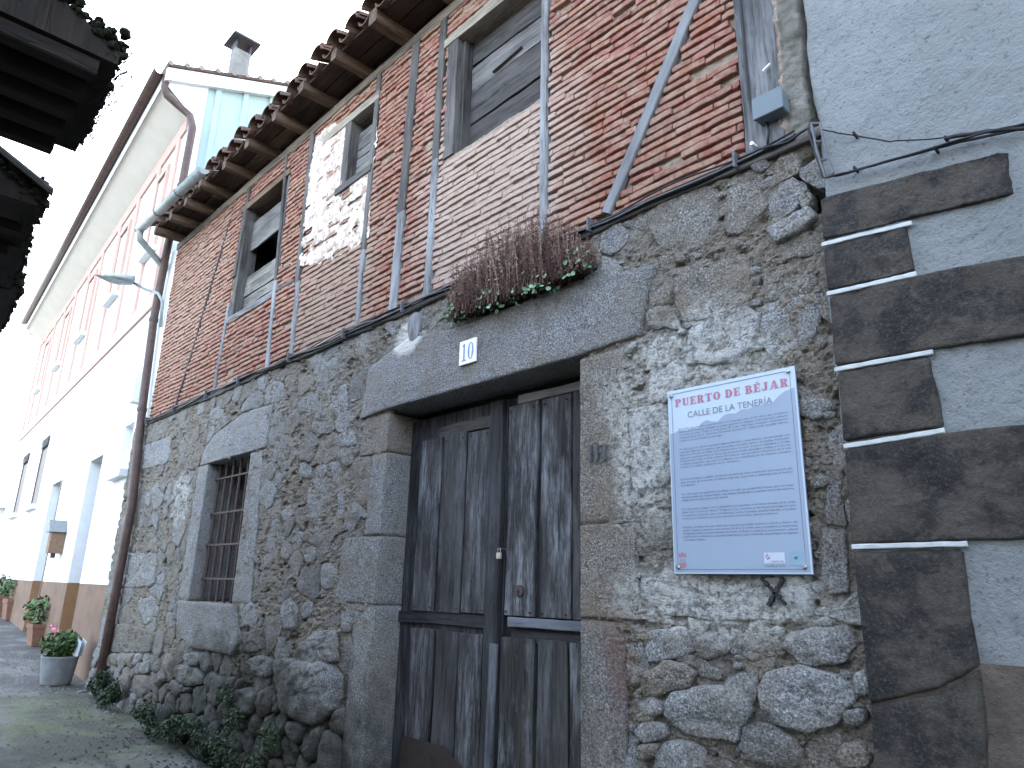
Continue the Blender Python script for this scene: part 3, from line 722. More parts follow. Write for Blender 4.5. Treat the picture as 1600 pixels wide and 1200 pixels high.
def beam(name, p0, p1, w, d, m, parent, y=0.0, seg=8, bev=.006, jit=.003, dirv=None):
    "squared timber from p0 to p1 (x, z on the facade, or full 3-D); local z runs along it"
    P0 = Vector((p0[0], y, p0[1])) if len(p0) == 2 else Vector(p0); P1 = Vector((p1[0], y, p1[1])) if len(p1) == 2 else Vector(p1)
    L = (P1 - P0).length; q = (P1 - P0).to_track_quat('Z', 'Y'); D_ = (P1 - P0).normalized()
    yv = Vector((0, 1, 0)) if abs(D_.y) < .9 else Vector((0, 0, 1)); xv = yv.cross(D_).normalized(); yv = D_.cross(xv)
    R = Matrix((xv, yv, D_)).transposed().to_euler()
    V = []; Fc = []; hw, hd = w / 2, d / 2; bv = min(bev, hw * .4, hd * .4)
    cs = [(-hw, -hd + bv), (-hw + bv, -hd), (hw - bv, -hd), (hw, -hd + bv), (hw, hd - bv), (hw - bv, hd), (-hw + bv, hd), (-hw, hd - bv)]
    sd_ = random.random() * 100
    for k in range(seg + 1):
        t = -L / 2 + L * k / seg; bx = float(vn(t * 2.3, sd_, 0, 3)) * jit * 1.8; sc = 1 + float(vn(t * 3.1, sd_, 5, 4)) * .06
        for (a, c_) in cs: V.append((a * sc + bx + random.uniform(-jit, jit) * .5, c_ + random.uniform(-jit, jit) * .4, t))
    for k in range(seg):
        for i in range(8): Fc.append((k * 8 + i, k * 8 + (i + 1) % 8, (k + 1) * 8 + (i + 1) % 8, (k + 1) * 8 + i))
    Fc.append(tuple(range(8))[::-1]); Fc.append(tuple(seg * 8 + i for i in range(8)))
    b = MB(); b.add(V, Fc); return b.build(name, m, parent, rot=((P0 + P1) / 2, R))
for (xt, zt, xb, zb, w_, m_, pr, nm) in posts:
    beam(nm, (xb, zb), (xt, zt), w_, .12, m_, house, y=.06 - pr - .008, seg=14, jit=.004)
BR = (W(951, 335), W(1090, 0))
sl = (BR[1][0] - BR[0][0]) / (BR[1][1] - BR[0][1]); BRT = (BR[0][0] + sl * (ZE - BR[0][1]), ZE)
beam('timber_brace', BR[0], BRT, .068, .10, m_brace, house, y=.05 - .026, seg=20, jit=.0018)
BL = (W(275, 640), W(362, 345)); beam('timber_brace', BL[0], BL[1], .022, .10, m_postdark, house, y=.05 - .022, seg=24, jit=.009)
hb = (W(392, 478), W(461, 440))
beam('nogging', (W(431, 458)[0], W(445, 448)[1]), (W(462, 440)[0], W(455, 443)[1]), .035, .1, m_postdark, house, y=.05 - .02)
# wall plate and sole plate
beam('wall_plate', (-9.1, ZE - .045), (XR - .1, ZE - .045), .09, .12, m_plate, house, y=.035, seg=30)
for k in range(5):
    xa, xb_ = -9.1 + (XR + 9.1) * k / 5 + .01, -9.1 + (XR + 9.1) * (k + 1) / 5 - .01
    beam('sole_plate', (xa, ZC + .005 + random.uniform(-.008, .008)), (xb_, ZC + .005 + random.uniform(-.008, .008)), .045, .12, m_postdark, house, y=.03, seg=12, jit=.006)

# brick-joint mortar behind everything
def smear(x, z):
    "how far the joint mortar stands out towards the brick face, panel by panel"
    s_ = .30 * np.ones(np.shape(x))
    a = W(690, 300)[0]; b_ = W(850, 300)[0]; s_ = np.where((x > a) & (x < b_), .72, s_)
    a = W(470, 450)[0]; b_ = W(575, 450)[0]; s_ = np.where((x > a) & (x < b_), .62, s_)
    s_ = np.where(x < W(400, 400)[0], .5, s_); s_ = np.where(x > W(853, 300)[0], .15, s_)
    return s_
wins = [U1, U2, U3]
def joint_y(x, z):
    s_ = smear(x, z); y = .019 - .027 * s_ + .007 * fbm(x * 16, z * 30, 0, 12, 3) + .004 * fbm(x * 60, z * 70, 0, 13, 2)
    y = np.where(x > W(1200, 150)[0] + .04, -.016 + .018 * fbm(x * 12, z * 14, 0, 19, 4) + .012 * fbm(x * 50, z * 60, 0, 20, 3), y)
    e = sstep(-.998, -.985, x + .012 * fbm(z * 14, z * 0, 0, 33, 3)); return y + e * .12
def keep_u(x, z):
    k = np.ones(x.shape, bool)
    for (a, b_, c_, d_) in wins: k &= ~((x > a) & (x < b_) & (z > c_) & (z < d_))
    return k
xs = -vary(.92, 9.10, .009, .028)[::-1]; zs = vary(ZC, ZE, .010, .012)
XP8 = posts[-1][2] + .10
grid_sheet(xs, zs, joint_y, lambda x, z: keep_u(x, z) & (x < XP8)).build('joint_mortar', m_joint, house, smooth=True)
grid_sheet(xs, zs, joint_y, lambda x, z: keep_u(x, z) & (x >= XP8)).build('corner_plaster', m_earthplaster, house, smooth=True)

# white plaster patch round the small window
PL = PX([(498, 212), (525, 196), (547, 186), (590, 150), (592, 240), (583, 270), (580, 372), (560, 392), (536, 398), (515, 408), (470, 416), (480, 330), (488, 262)])
def keep_p(x, z):
    n1 = .05 * fbm(x * 7, z * 7, 0, 41, 4); n2 = .05 * fbm(x * 7 + 50, z * 7, 0, 43, 4)
    k = in_poly(x + n1, z + n2, PL) & keep_u(x, z)
    holes = fbm(x * 5, z * 15, 0, 47, 4) > .22
    zmid = W(540, 345)[1]; holes &= (np.abs(z - zmid) < .5)
    for (a, b_, c_, d_, *_r) in [(p[0], p[2], 0, 0) for p in posts]: pass
    return k & ~holes
xs = np.arange(min(p[0] for p in PL), max(p[0] for p in PL), .012); zs = np.arange(min(p[1] for p in PL), max(p[1] for p in PL), .011)
grid_sheet(xs, zs, lambda x, z: -.0150 - .006 * sstep(W(530, 250)[0], W(490, 250)[0], x) + .007 * fbm(x * 7, z * 21.5, 0, 51, 3) + .004 * fbm(x * 40, z * 50, 0, 53, 2), keep_p).build('plaster_patch', m_plaster, house, smooth=True)

# bricks
def excl(z):
    r = []
    for (xt, zt, xb, zb, w_, m_, pr, nm) in posts:
        if zb - .02 <= z <= zt + .02:
            x = xb + (xt - xb) * (z - zb) / (zt - zb); r.append((x - w_ / 2 - .004, x + w_ / 2 + .004))
    x = BR[0][0] + sl * (z - BR[0][1]); r.append((x - .042, x + .042))
    x = BL[0][0] + (BL[1][0] - BL[0][0]) * (z - BL[0][1]) / (BL[1][1] - BL[0][1]); 
    if z < BL[1][1]: r.append((x - .016, x + .016))
    for (a, b_, c_, d_) in wins:
        if c_ - .03 < z < d_ + .10: r.append((a - .03, b_ + .03))
    r.append((posts[-1][2] - .05, 0)); r.append((-20, XBL)); return r
def brick_mesh(x0, x1, z0, z1, yf, rnd):
    n_ = 3 if x1 - x0 > .09 else 2; V = []; Fc = []; b_ = .003; tl = random.uniform(-.006, .006)
    for k in range(n_ + 1):
        x = x0 + (x1 - x0) * k / n_; e = .002 if k in (0, n_) else 0; dz = tl * (k / n_ - .5) + random.uniform(-.0018, .0018); dy = random.uniform(-.003, .003)
        t_, o_ = random.uniform(-.002, .002), random.uniform(-.002, .002)
        for (y, z) in ((.03, z0), (yf + b_ + e + dy, z0 + o_), (yf + e + dy, z0 + b_ + o_), (yf + e + dy, z1 - b_ + t_), (yf + b_ + e + dy, z1 + t_), (.03, z1)): V.append((x, y, z + dz))
    for k in range(n_):
        for i in range(5): Fc.append((k * 6 + i, (k + 1) * 6 + i, (k + 1) * 6 + i + 1, k * 6 + i + 1))
    Fc.append((0, 1, 2, 3, 4, 5)); Fc.append(tuple(n_ * 6 + i for i in range(6))[::-1])
    return V, Fc
XBL = -9.10
bricks = []; z = ZC + .034; row = 0
while z < ZE - .1:
    x = XBL + random.uniform(-.12, 0); ex = excl(z + .015)
    while x < XR:
        L = random.choice((.13, .17, .2, .21, .23, .1)) * random.uniform(.9, 1.1) * (1.3 if x > -2.4 else 1.0); a, b_ = x, x + L; x = b_ + random.uniform(.002, .008)
        segs = [(a, b_)]
        for (e0, e1) in ex:
            ns = []
            for (p, q) in segs:
                if q <= e0 or p >= e1: ns.append((p, q)); continue
                if p < e0: ns.append((p, e0))
                if q > e1: ns.append((e1, q))
            segs = ns
        for (p, q) in segs:
            if q - p < .028: continue
            m_ = (p + q) / 2; s_ = float(smear(m_, z)); sag = float(vn(m_ * .8, row * .07, 0, 60)) * .016 + float(vn(m_ * 3, row * .9, 0, 61)) * .005
            h_ = .033 * random.uniform(.84, 1.1)
            if random.random() < .012 * (1 - s_): continue
            bricks.append((p, q, z + sag, z + sag + h_, -(.0155 - .006 * s_) + random.uniform(-.006, .005), random.uniform(.01, 1), (p + q) / 2))
    z += .0465; row += 1
# ragged top of the infill under the big window
for k in range(16):
    xx = U3[0] + (U3[1] - U3[0]) * (k + .5) / 16; top = W(707 + 8.8 * k, 243)[1]
zq = U3[2] - .0
def infill_top(x):
    t = (x - U3[0]) / (U3[1] - U3[0])
    return np.interp(t, [0, .3, .38, .6, .7, .85, .95, 1], [W(707, 243)[1], W(748, 220)[1], W(758, 205)[1], W(790, 197)[1], W(812, 185)[1], W(828, 166)[1], W(840, 150)[1], W(847, 152)[1]])
z = U3[2] + .002
while z < U3[3]:
    x = U3[0] + .01 + random.uniform(0, .03)
    while x < U3[1] - .03:
        L = random.choice((.1, .14, .18)); q = min(x + L, U3[1] - .01)
        if q - x > .03 and infill_top((x + q) / 2) > z + .02: bricks.append((x, q, z, z + random.uniform(.03, .038), -.008 + random.uniform(-.006, .004), random.uniform(.01, 1), (x + q) / 2))
        x = q + .008
    z += .0465
bricks.sort(key=lambda b_: math.hypot(b_[6], b_[2] - EYE) - 2 * (b_[1] - b_[0]) * 2)
stuff_b = MB(); nb = 0
def vis(b_):
    v = Vector((b_[6], 0, b_[2])) - Vector((0, -DIST, EYE)); d = Rm.to_3x3().transposed() @ v
    return d.z < 0 and abs(d.x / -d.z) < 800 / F and abs(d.y / -d.z) < 600 / F
for b_ in bricks:
    V, Fc = brick_mesh(*b_[:6])
    if nb < 300 and vis(b_): mb = MB(); mb.add(V, Fc, b_[5]); mb.build('brick', m_brick, house); nb += 1
    else: stuff_b.add(V, Fc, b_[5])
stuff_b.build('brick_courses', m_brick, house, kind='stuff'); print('bricks', len(bricks))
grid_sheet(np.arange(U3[0], U3[1], .012), np.arange(U3[2] - .02, U3[3], .012), lambda x, z: -.005 + .006 * fbm(x * 16, z * 30, 0, 12, 3) + .02 * sstep(-.06, 0, z - infill_top(x)), lambda x, z: z < infill_top(x) - .012).build('infill_mortar', m_joint, house, smooth=True)

# --- upper windows: frames, boards, dark rooms behind
def plank(name, x0, x1, z0, z1, y0, y1, m, parent, tilt=0.0, horiz=True, jit=.003, sag=0.0):
    "board with its grain along x (horiz) or z"
    L = (x1 - x0) if horiz else (z1 - z0); w_ = (z1 - z0) if horiz else (x1 - x0); d = abs(y1 - y0); yc = (y0 + y1) / 2
    c_ = Vector(((x0 + x1) / 2, yc, (z0 + z1) / 2)); a = tilt
    dv = Vector((math.cos(a), 0, math.sin(a))) if horiz else Vector((math.sin(a), 0, math.cos(a)))
    return beam(name, tuple(c_ - dv * L / 2), tuple(c_ + dv * L / 2), w_, d, m, parent, seg=10, bev=.003, jit=jit)
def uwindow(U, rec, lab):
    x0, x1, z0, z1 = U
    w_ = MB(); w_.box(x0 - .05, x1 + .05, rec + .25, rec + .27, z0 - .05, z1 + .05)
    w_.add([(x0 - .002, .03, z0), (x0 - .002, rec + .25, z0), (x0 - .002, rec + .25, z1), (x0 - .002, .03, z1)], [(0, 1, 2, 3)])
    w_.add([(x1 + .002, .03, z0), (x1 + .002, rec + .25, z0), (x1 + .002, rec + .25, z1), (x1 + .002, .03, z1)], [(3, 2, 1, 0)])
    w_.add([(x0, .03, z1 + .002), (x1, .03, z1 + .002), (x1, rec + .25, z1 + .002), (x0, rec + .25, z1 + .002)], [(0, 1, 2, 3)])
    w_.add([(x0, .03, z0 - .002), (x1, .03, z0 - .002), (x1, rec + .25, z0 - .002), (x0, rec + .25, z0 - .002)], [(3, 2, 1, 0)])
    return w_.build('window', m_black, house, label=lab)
w1 = uwindow(U1, .12, 'upper window with sagging grey boards and a dark gap')
x0, x1, z0, z1 = U1
plank('frame_post', x0, x0 + .09, z0, z1, -.004, .16, m_postdark, w1, horiz=False)
plank('frame_post', x1 - .03, x1 + .01, z0, z1, -.006, .14, m_postdark, w1, horiz=False)
plank('lintel_board', x0 - .10, x1 + .02, z1 - .005, z1 + .065, -.02, .16, m_rafter, w1)
plank('sill_board', x0 - .03, x1 - .02, z0 - .045, z0 + .015, -.02, .14, m_post, w1, tilt=-.0)
hh = z1 - z0
plank('board', x0 + .09, x1 - .03, z1 - .36 * hh, z1 - .10 * hh, .085, .105, m_board2, w1, tilt=.03)
for k in range(4): plank('board', x0 + .09, x1 - .03, z0 + .02 + k * .095 * hh, z0 + .012 + (k + 1) * .095 * hh, .085 + .006 * (k % 2), .11, m_board3, w1, tilt=random.uniform(-.02, .03), jit=.006)
w2 = uwindow(U2, .12, 'small upper window with grey boards beside white plaster')
x0, x1, z0, z1 = U2; hh = z1 - z0
plank('frame_post', x0 - .03, x0 + .07, z0, z1, -.018, .15, m_postdark, w2, horiz=False)
plank('frame_post', x1 - .03, x1 + .02, z0, z1, -.018, .15, m_postdark, w2, horiz=False)
plank('lintel_board', x0 - .42, x1 + .02, z1 - .005, z1 + .075, -.024, .15, m_lin, w2)
plank('sill_board', x0 - .08, x1 + .0, z0 - .05, z0 + .01, -.03, .15, m_postdark, w2)
for k in range(5):
    plank('board', x0 + .07, x1 - .03, z0 + hh * (.16 + k * .14), z0 + hh * (.16 + (k + 1) * .14) - .006, .07, .09 + .01 * (k == 0), m_board2 if k else m_board3, w2, tilt=random.uniform(-.01, .015))
w3 = uwindow(U3, .12, 'large upper window closed with dark boards above brick infill')
x0, x1, z0, z1 = U3; hh = z1 - z0
plank('frame_post', x0 - .055, x0 + .055, z0, z1, -.018, .2, m_postdark, w3, horiz=False)
plank('frame_post', x0 + .055, x0 + .085, z0, z1, .03, .2, m_board, w3, horiz=False)
plank('lintel_board', x0 - .10, x1 + .0, z1 - .0, z1 + .07, -.026, .2, m_lin, w3)
lo_ = W(707, 243)[1] - .1
br = [(.80, 1.0, m_board), (.575, .79, m_board2), (.30, .565, m_board), (-.02, .29, m_board)]
for (a, b_, mm) in br: plank('board', x0 + .06, x1 + .0, z0 + a * hh, z0 + b_ * hh - .004, .10 + random.uniform(0, .012), .13, mm, w3, tilt=random.uniform(-.012, .02), jit=.004)
a = W(770, 112, .09); c_ = W(815, 72, .09)
beam('cleat', a, c_, .012, .02, m_board2, w3, y=.09)

# --- barred window of the ground floor
gw = MB(); gw.box(G0 - .05, G1 + .05, .48, .50, GZ0 - .05, GZ1 + .05)
gwin = gw.build('window', m_black, house, label='barred ground floor window in a granite surround')
ybar = .085
for k in range(6):
    t = (.07, .24, .41, .58, .75, .92)[k]; x = G0 + (G1 - G0) * t
    MB().tube([(x + .004 * math.sin(k), ybar, GZ0 - .02), (x + random.uniform(-.006, .006), ybar, (GZ0 + GZ1) / 2), (x, ybar, GZ1 + .02)], .012, 6).build('bar', m_iron, gwin)
for k, px in enumerate((752, 803, 852, 903)):
    z = W(365, px + (-8, -4, -2, 2)[k], ybar)[1]
    MB().box(G0 - .08, G1 + .03, ybar - .012, ybar + .004, z - .009, z + .009, bev=.002).build('bar', m_iron, gwin)
b = MB(); b.box(G0, G0 + .5, .37, .39, GZ0 - .02, GZ1); b.build('inner_shutter', m_postdark, gwin)
b = MB()
for k in range(26):
    x = random.uniform(G0 + .3, G1 - .02); r = random.uniform(.02, .06)
    m_ = stone_mesh([(x + r * math.cos(t), GZ0 + .03 + r * .8 * math.sin(t)) for t in np.linspace(0, 5.6, 7)], r, 2.2, .34, .04, 0, .004, k, .5, y0=.30); b.add(m_.v, m_.f, .3)
b.build('rubble_fill', m_granite, gwin, smooth=True, kind='stuff')

# ------------------------------------------------------------------ door
DY = .17
def dx(px, py=830): return W(px, py, DY)[0]
door_z0 = .0
xm = dx(787)
zt = [W(700, 683, DY)[1], W(860, 622, DY)[1]]
zmid_hi = W(720, 957, DY)[1]; zlow = W(700, 985, DY)[1]
def leaf(lab, xa, xb_, boards_up, boards_lo, ztop, dy):
    b = MB(); b.box(xa, xb_, DY + .012 + dy, DY + .05 + dy, door_z0, DZ1 - .06); lf_ = b.build('door_leaf', m_doorf, house, label=lab)
    for (a, c_) in boards_up: 
        a, c_ = dx(a, 800), dx(c_, 800); plank('board', a, c_, zmid_hi + random.uniform(-.004, .004), ztop + random.uniform(-.01, .01), DY - .014 + dy, DY + .014 + dy, m_door, lf_, horiz=False, jit=.002)
    for (a, c_) in boards_lo:
        a, c_ = dx(a, 1067), dx(c_, 1067); plank('board', a, c_, door_z0 + .02, zlow + random.uniform(-.012, .004), DY - .022 + dy, DY + .014 + dy, m_door, lf_, horiz=False, jit=.002)
    return lf_
xL, xR_ = DX0 - .02, DX1 + .02
l1 = leaf('left door leaf of dark weathered boards', xL, xm - .004, [(655, 687), (690, 727), (729, 765)], [(641, 678), (682, 717), (719, 756)], zt[0], 0)
l2 = leaf('right door leaf with a pale worn board', xm + .006, xR_, [(792, 838), (846, 892), (895, 913)], [(782, 836), (841, 888), (892, 914)], zt[1], .012)
plank('stile', dx(767, 800), xm - .002, door_z0, DZ1 - .07, DY - .03, DY + .012, m_doorf, l1, horiz=False)
plank('stile', xm + .006, dx(791, 800), zlow, DZ1 - .07, DY - .006, DY + .02, m_doorf, l2, horiz=False)
plank('rail', xL, xm - .05, zmid_hi - .075, zmid_hi - .008, DY - .006, DY + .012, m_doorf, l1)
plank('rail', xm + .08, xR_ + .0, zmid_hi - .055, zmid_hi - .008, DY - .03, DY + .024, m_batten, l2)
plank('rail', xm + .08, xR_ + .0, zmid_hi - .13, zmid_hi - .07, DY - .002, DY + .024, m_doorf, l2)
plank('top_rail', dx(690, 640), xm - .01, zt[0] + .005, zt[0] + .075, DY - .008, DY + .012, m_board, l1)
plank('top_rail', xm + .1, xR_, zt[1] + .01, zt[1] + .06, DY - .008, DY + .03, m_board2, l2)
a = W(763, 1199, DY - .05); c_ = W(770, 1006, DY - .05)
beam('loose_batten', (a[0] - .01, .25), c_, .055, .02, m_batten, l1, y=DY - .045)
b = MB()
for lf_, bl in ((0, [(655, 687), (690, 727), (729, 765)]), (1, [(792, 838), (846, 892)])):
    for (a, c_) in bl:
        for px in (a + 5, c_ - 5):
            for (zz) in (zmid_hi + .02, zt[lf_] - .03):
                x = dx(px, 800); b.tube([(x, DY - .022, zz), (x, DY - .010, zz)], [.0045, .006], 6)
b.build('nail_heads', m_iron, l1, kind='stuff')
# escutcheon and keyhole
ex, ez = W(813, 923, DY)
b = MB(); pts = [(ex + .028 * math.cos(t) * (1.25 if abs(math.sin(t)) < .9 else 1), DY - .017, ez + .03 * math.sin(t)) for t in np.linspace(0, 6.28, 15)[:-1]]
q = [(p[0], DY - .006, p[2]) for p in pts]; b.add(pts + q, [tuple(range(14))] + [(i, (i + 1) % 14, 14 + (i + 1) % 14, 14 + i) for i in range(14)]); b.build('escutcheon', plain('rusty_plate', (.085, .06, .06), .7, .3), l2)
b = MB(); b.box(ex - .004, ex + .006, DY - .0185, DY - .010, ez - .032, ez + .004, bev=.002); b.build('keyhole', m_black, l2)
# metal sheet at the foot
b = MB(); p = [W(632, 1150, DY - .06), W(690, 1165, DY - .06), W(722, 1199, DY - .06)]
b.add([(p[0][0] - .1, DY - .06, .1), (p[2][0] + .05, DY - .06, .1), (p[2][0], DY - .062, p[2][1]), (p[1][0], DY - .064, p[1][1]), (p[0][0] - .02, DY - .06, p[0][1]),
       (p[0][0] - .1, DY - .057, .1), (p[2][0] + .05, DY - .057, .1), (p[2][0], DY - .059, p[2][1]), (p[1][0], DY - .061, p[1][1]), (p[0][0] - .02, DY - .057, p[0][1])],
      [(0, 1, 2, 3, 4), (9, 8, 7, 6, 5), (0, 5, 6, 1), (1, 6, 7, 2), (2, 7, 8, 3), (3, 8, 9, 4), (4, 9, 5, 0)]); b.build('metal_sheet', m_sheet, l1)
b = MB(); b.box(DX0 - .05, DX1 + .05, DY - .1, DY + .1, -.1, .03); b.build('threshold', m_granite, house)
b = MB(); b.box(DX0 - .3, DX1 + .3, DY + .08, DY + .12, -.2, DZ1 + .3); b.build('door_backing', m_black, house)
# padlock hangs from the leaf
kx, kz = W(781, 867, DY - .04)
pl = thing('padlock', 'small padlock hanging where the two door leaves meet', 'padlock', (kx, DY - .045, kz))
MB().box(kx - .016, kx + .016, DY - .055, DY - .037, kz - .022, kz + .012, bev=.003).build('lock_body', plain('pale_brass', (.52, .48, .40), .4, .5), pl)
MB().tube([(kx - .010, DY - .046, kz + .008), (kx - .010, DY - .046, kz + .03), (kx - .005, DY - .046, kz + .038), (kx + .005, DY - .046, kz + .038), (kx + .010, DY - .046, kz + .03), (kx + .010, DY - .046, kz + .008)], .003, 6).build('shackle', m_steel, pl, smooth=True)
b = MB(); b.tube([(kx - .02, DY - .03, kz + .036), (kx - .005, DY - .05, kz + .04), (kx + .012, DY - .046, kz + .035), (kx + .028, DY - .02, kz + .03)], .0035, 6); b.build('hasp', m_iron, l2)

# ------------------------------------------------------------------ roof
roof = None
ZR = ZTOP + .09; EY = -.29                            # top of the eave deck, its outer edge
SL = math.tan(math.radians(19))
XH = -9.14
# stub rafters
for i, x in enumerate([-8.98, -8.48, -7.98, -7.48, -6.93, -6.36, -5.78, -5.21, -4.66, -4.08, -3.50, -2.92, -2.34, -1.76, -1.2]):
    big = x in (-4.08, -6.36); w_ = .105 if big else random.uniform(.075, .095); h_ = .13 if big else .10
    beam('rafter', (x + random.uniform(-.02, .02), .25, ZTOP + h_ / 2 - .01), (x + random.uniform(-.02, .02), -.33 + random.uniform(-.03, .02), ZTOP + h_ / 2 - .012 - random.uniform(0, .02)), w_, h_, m_rafter, house, seg=5, bev=.012, jit=.005)
# deck boards over the rafters, and the dark roof body
y = -.29; k = 0
while y < .02:
    wd = random.uniform(.11, .17); xx = XH
    while xx < XR - .05:
        L = random.uniform(1.2, 2.4); x2 = min(xx + L, XR - .02)
        plank('deck_board', xx, x2 - .006, ZTOP + .0, ZTOP + .1, 0, 0.01, m_deck, house) if False else \
        beam('deck_board', (xx, y + wd / 2, ZTOP + .078 + random.uniform(0, .008)), (x2 - .006, y + wd / 2 + random.uniform(-.006, .006), ZTOP + .078 + random.uniform(0, .008)), .022, wd - .008, m_deck if random.random() < .75 else m_rafter, house, seg=8, jit=.004)
        xx = x2
    y += wd; k += 1
RB = MB()                                              # gable-section body of the loft and roof slab
def roofz(y): return ZTOP + .11 + (y - EY) * SL
yr = 4.0
prof = [(EY + .02, roofz(EY) - .012), (yr, roofz(yr)), (8.0, roofz(EY)), (8.0, .3), (.30, .3), (.30, ZTOP + .098), (EY + .02, ZTOP + .098)]
n_ = len(prof); V = [(XH + .02, a, c_) for a, c_ in prof] + [(XR - .02, a, c_) for a, c_ in prof]
m_body = plain('inner_rubble_wall', (.16, .14, .12), .95, 0, 8, .3)
RB = MB(); RB.add(V, [(0, 1, n_ + 1, n_), (1, 2, n_ + 2, n_ + 1), (n_, n_ + 6, 6, 0), (5, 6, n_ + 6, n_ + 5), (2, 3, n_ + 3, n_ + 2), (0, 6, 5, 1), (n_, n_ + 1, n_ + 5, n_ + 6), (1, 5, 4, 3, 2), (n_ + 1, n_ + 2, n_ + 3, n_ + 4, n_ + 5)])
roof = RB.build('roof', m_tiledark, house)
MB().box(XH + .03, XH + .33, .32, 7.98, -.2, ZTOP + .1).build('side_wall', m_body, house)
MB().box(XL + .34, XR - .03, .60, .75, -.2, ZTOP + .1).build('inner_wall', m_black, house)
def tile_mesh(x, y0, z0, L, r0, r1, slope, cover=True, seg=7, wob=0.0):
    V = []; Fc = []; th = .014
    for k, t in enumerate((0, .5, 1)):
        r = r0 + (r1 - r0) * t; yy = y0 + L * t; zz = z0 + L * t * slope
        for s_ in (0, 1):
            rr = r - (th if s_ else 0)
            for i in range(seg + 1):
                a = math.pi * i / seg; cx_, cz_ = math.cos(a) * rr, math.sin(a) * rr * .85
                if not cover: cz_ = -cz_
                V.append((x + cx_ + random.uniform(-.002, .002) + wob * t, yy, zz + cz_))
    m_ = seg + 1
    for k in range(2):
        for i in range(seg):
            o = k * 2 * m_; p = (k + 1) * 2 * m_
            f1 = (o + i, o + i + 1, p + i + 1, p + i); f2 = (o + m_ + i, p + m_ + i, p + m_ + i + 1, o + m_ + i + 1)
            Fc += [f1, f2] if cover else [f1[::-1], f2[::-1]]
        for i in (0, seg): Fc.append((k * 2 * m_ + i, (k + 1) * 2 * m_ + i, (k + 1) * 2 * m_ + m_ + i, k * 2 * m_ + m_ + i))
    for k in (0, 2):
        for i in range(seg): Fc.append((k * 2 * m_ + i, k * 2 * m_ + i + 1, k * 2 * m_ + m_ + i + 1, k * 2 * m_ + m_ + i))
    return V, Fc
x = XH + .06; back = MB()
while x < XR - .05:
    jy = random.uniform(-.035, .03); jz_ = random.uniform(-.008, .012)
    V, Fc = tile_mesh(x + .13, EY - .035 + jy, roofz(EY - .08) + .045, .42, .085, .10, SL, False, wob=random.uniform(-.01, .01)); MB().add(V, Fc).build('roof_tile', m_tile, roof, smooth=False)
    V, Fc = tile_mesh(x, EY - .075 + jy, roofz(EY - .08) + .05 + jz_, .42, .098, .078, SL, True, wob=random.uniform(-.012, .012)); MB().add(V, Fc).build('roof_tile', m_tile, roof, smooth=False)
    if random.random() < .7:
        V, Fc = tile_mesh(x + random.uniform(-.01, .01), EY - .055 + jy, roofz(EY - .06) + .08 + jz_, .40, .092, .078, SL, True); MB().add(V, Fc).build('roof_tile', m_tile, roof)
    for r_ in range(1, 6):
        V, Fc = tile_mesh(x, EY - .12 + r_ * .33, roofz(EY - .12 + r_ * .33) + .06, .42, .098, .078, SL, True, 5); back.add(V, Fc)
        V, Fc = tile_mesh(x + .13, EY - .06 + r_ * .33, roofz(EY - .06 + r_ * .33) + .04, .42, .08, .10, SL, False, 5); back.add(V, Fc)
    x += .262 + random.uniform(-.006, .006)
back.build('upper_tile_rows', m_tile, roof, kind='stuff')

# --- wild plants on the lintel ledge
def stemclump(name, label, cat, path, n_st, hmax, parent=None, m=m_dry):
    b = MB()
    for k in range(n_st):
        t = random.random(); i = t * (len(path) - 1); i0 = min(int(i), len(path) - 2); f_ = i - i0
        x = path[i0][0] * (1 - f_) + path[i0 + 1][0] * f_ + random.gauss(0, .012); z = path[i0][1] * (1 - f_) + path[i0 + 1][1] * f_ + random.uniform(-.02, .04)
        env = .30 + .7 * math.sin(math.pi * min(1, max(0, t * 1.05))) ** .7
        h_ = hmax * env * random.uniform(.3, 1) ** 1.1; y = -.035 - random.uniform(0, .10) * (1 if t > .1 else .4)
        lx, ly = random.gauss(0, .10), random.gauss(-.05, .10); r_ = random.uniform(.01, 1); pts = []
        for s_ in range(4): u = s_ / 3; pts.append((x + lx * h_ * u ** 1.6, y + ly * h_ * u, z + h_ * u))
        b.tube(pts, [.0022, .0018, .0014, .0008], 3, r_, False)
        for q in range(int(h_ * 75)):
            u = random.uniform(.18, 1) ; px = x + lx * h_ * u ** 1.6; py = y + ly * h_ * u; pz = z + h_ * u; s_ = random.uniform(.003, .0065); an = random.random() * 6.28
            ux, uy = math.cos(an) * s_ * 1.6, math.sin(an) * s_ * 1.6
            b.add([(px, py, pz), (px + ux + s_ * .4, py + uy, pz - s_), (px + ux * 1.6, py + uy * 1.6, pz - s_ * 1.4), (px + ux - s_ * .4, py + uy, pz + s_ * .6)], [(0, 1, 2, 3)], r_)
    return b
path = [(W(712, 508)[0], W(712, 505)[1]), (W(760, 490)[0], W(760, 490)[1]), W(820, 470), W(880, 448), (W(940, 425)[0], W(940, 422)[1])]
plants = thing('wall_plants', 'clump of dry reddish stems and small round green leaves on the door lintel', 'plant', (path[2][0], -.04, path[2][1]))
b = stemclump('', '', '', path, 750, .48); b.build('dry_stems', m_dry, plants, kind='stuff')
b = stemclump('', '', '', path, 1300, .17); b.a = [q * .3 + .01 for q in b.a]; b.build('low_dead_stems', m_dry, plants, kind='stuff')
b = MB()
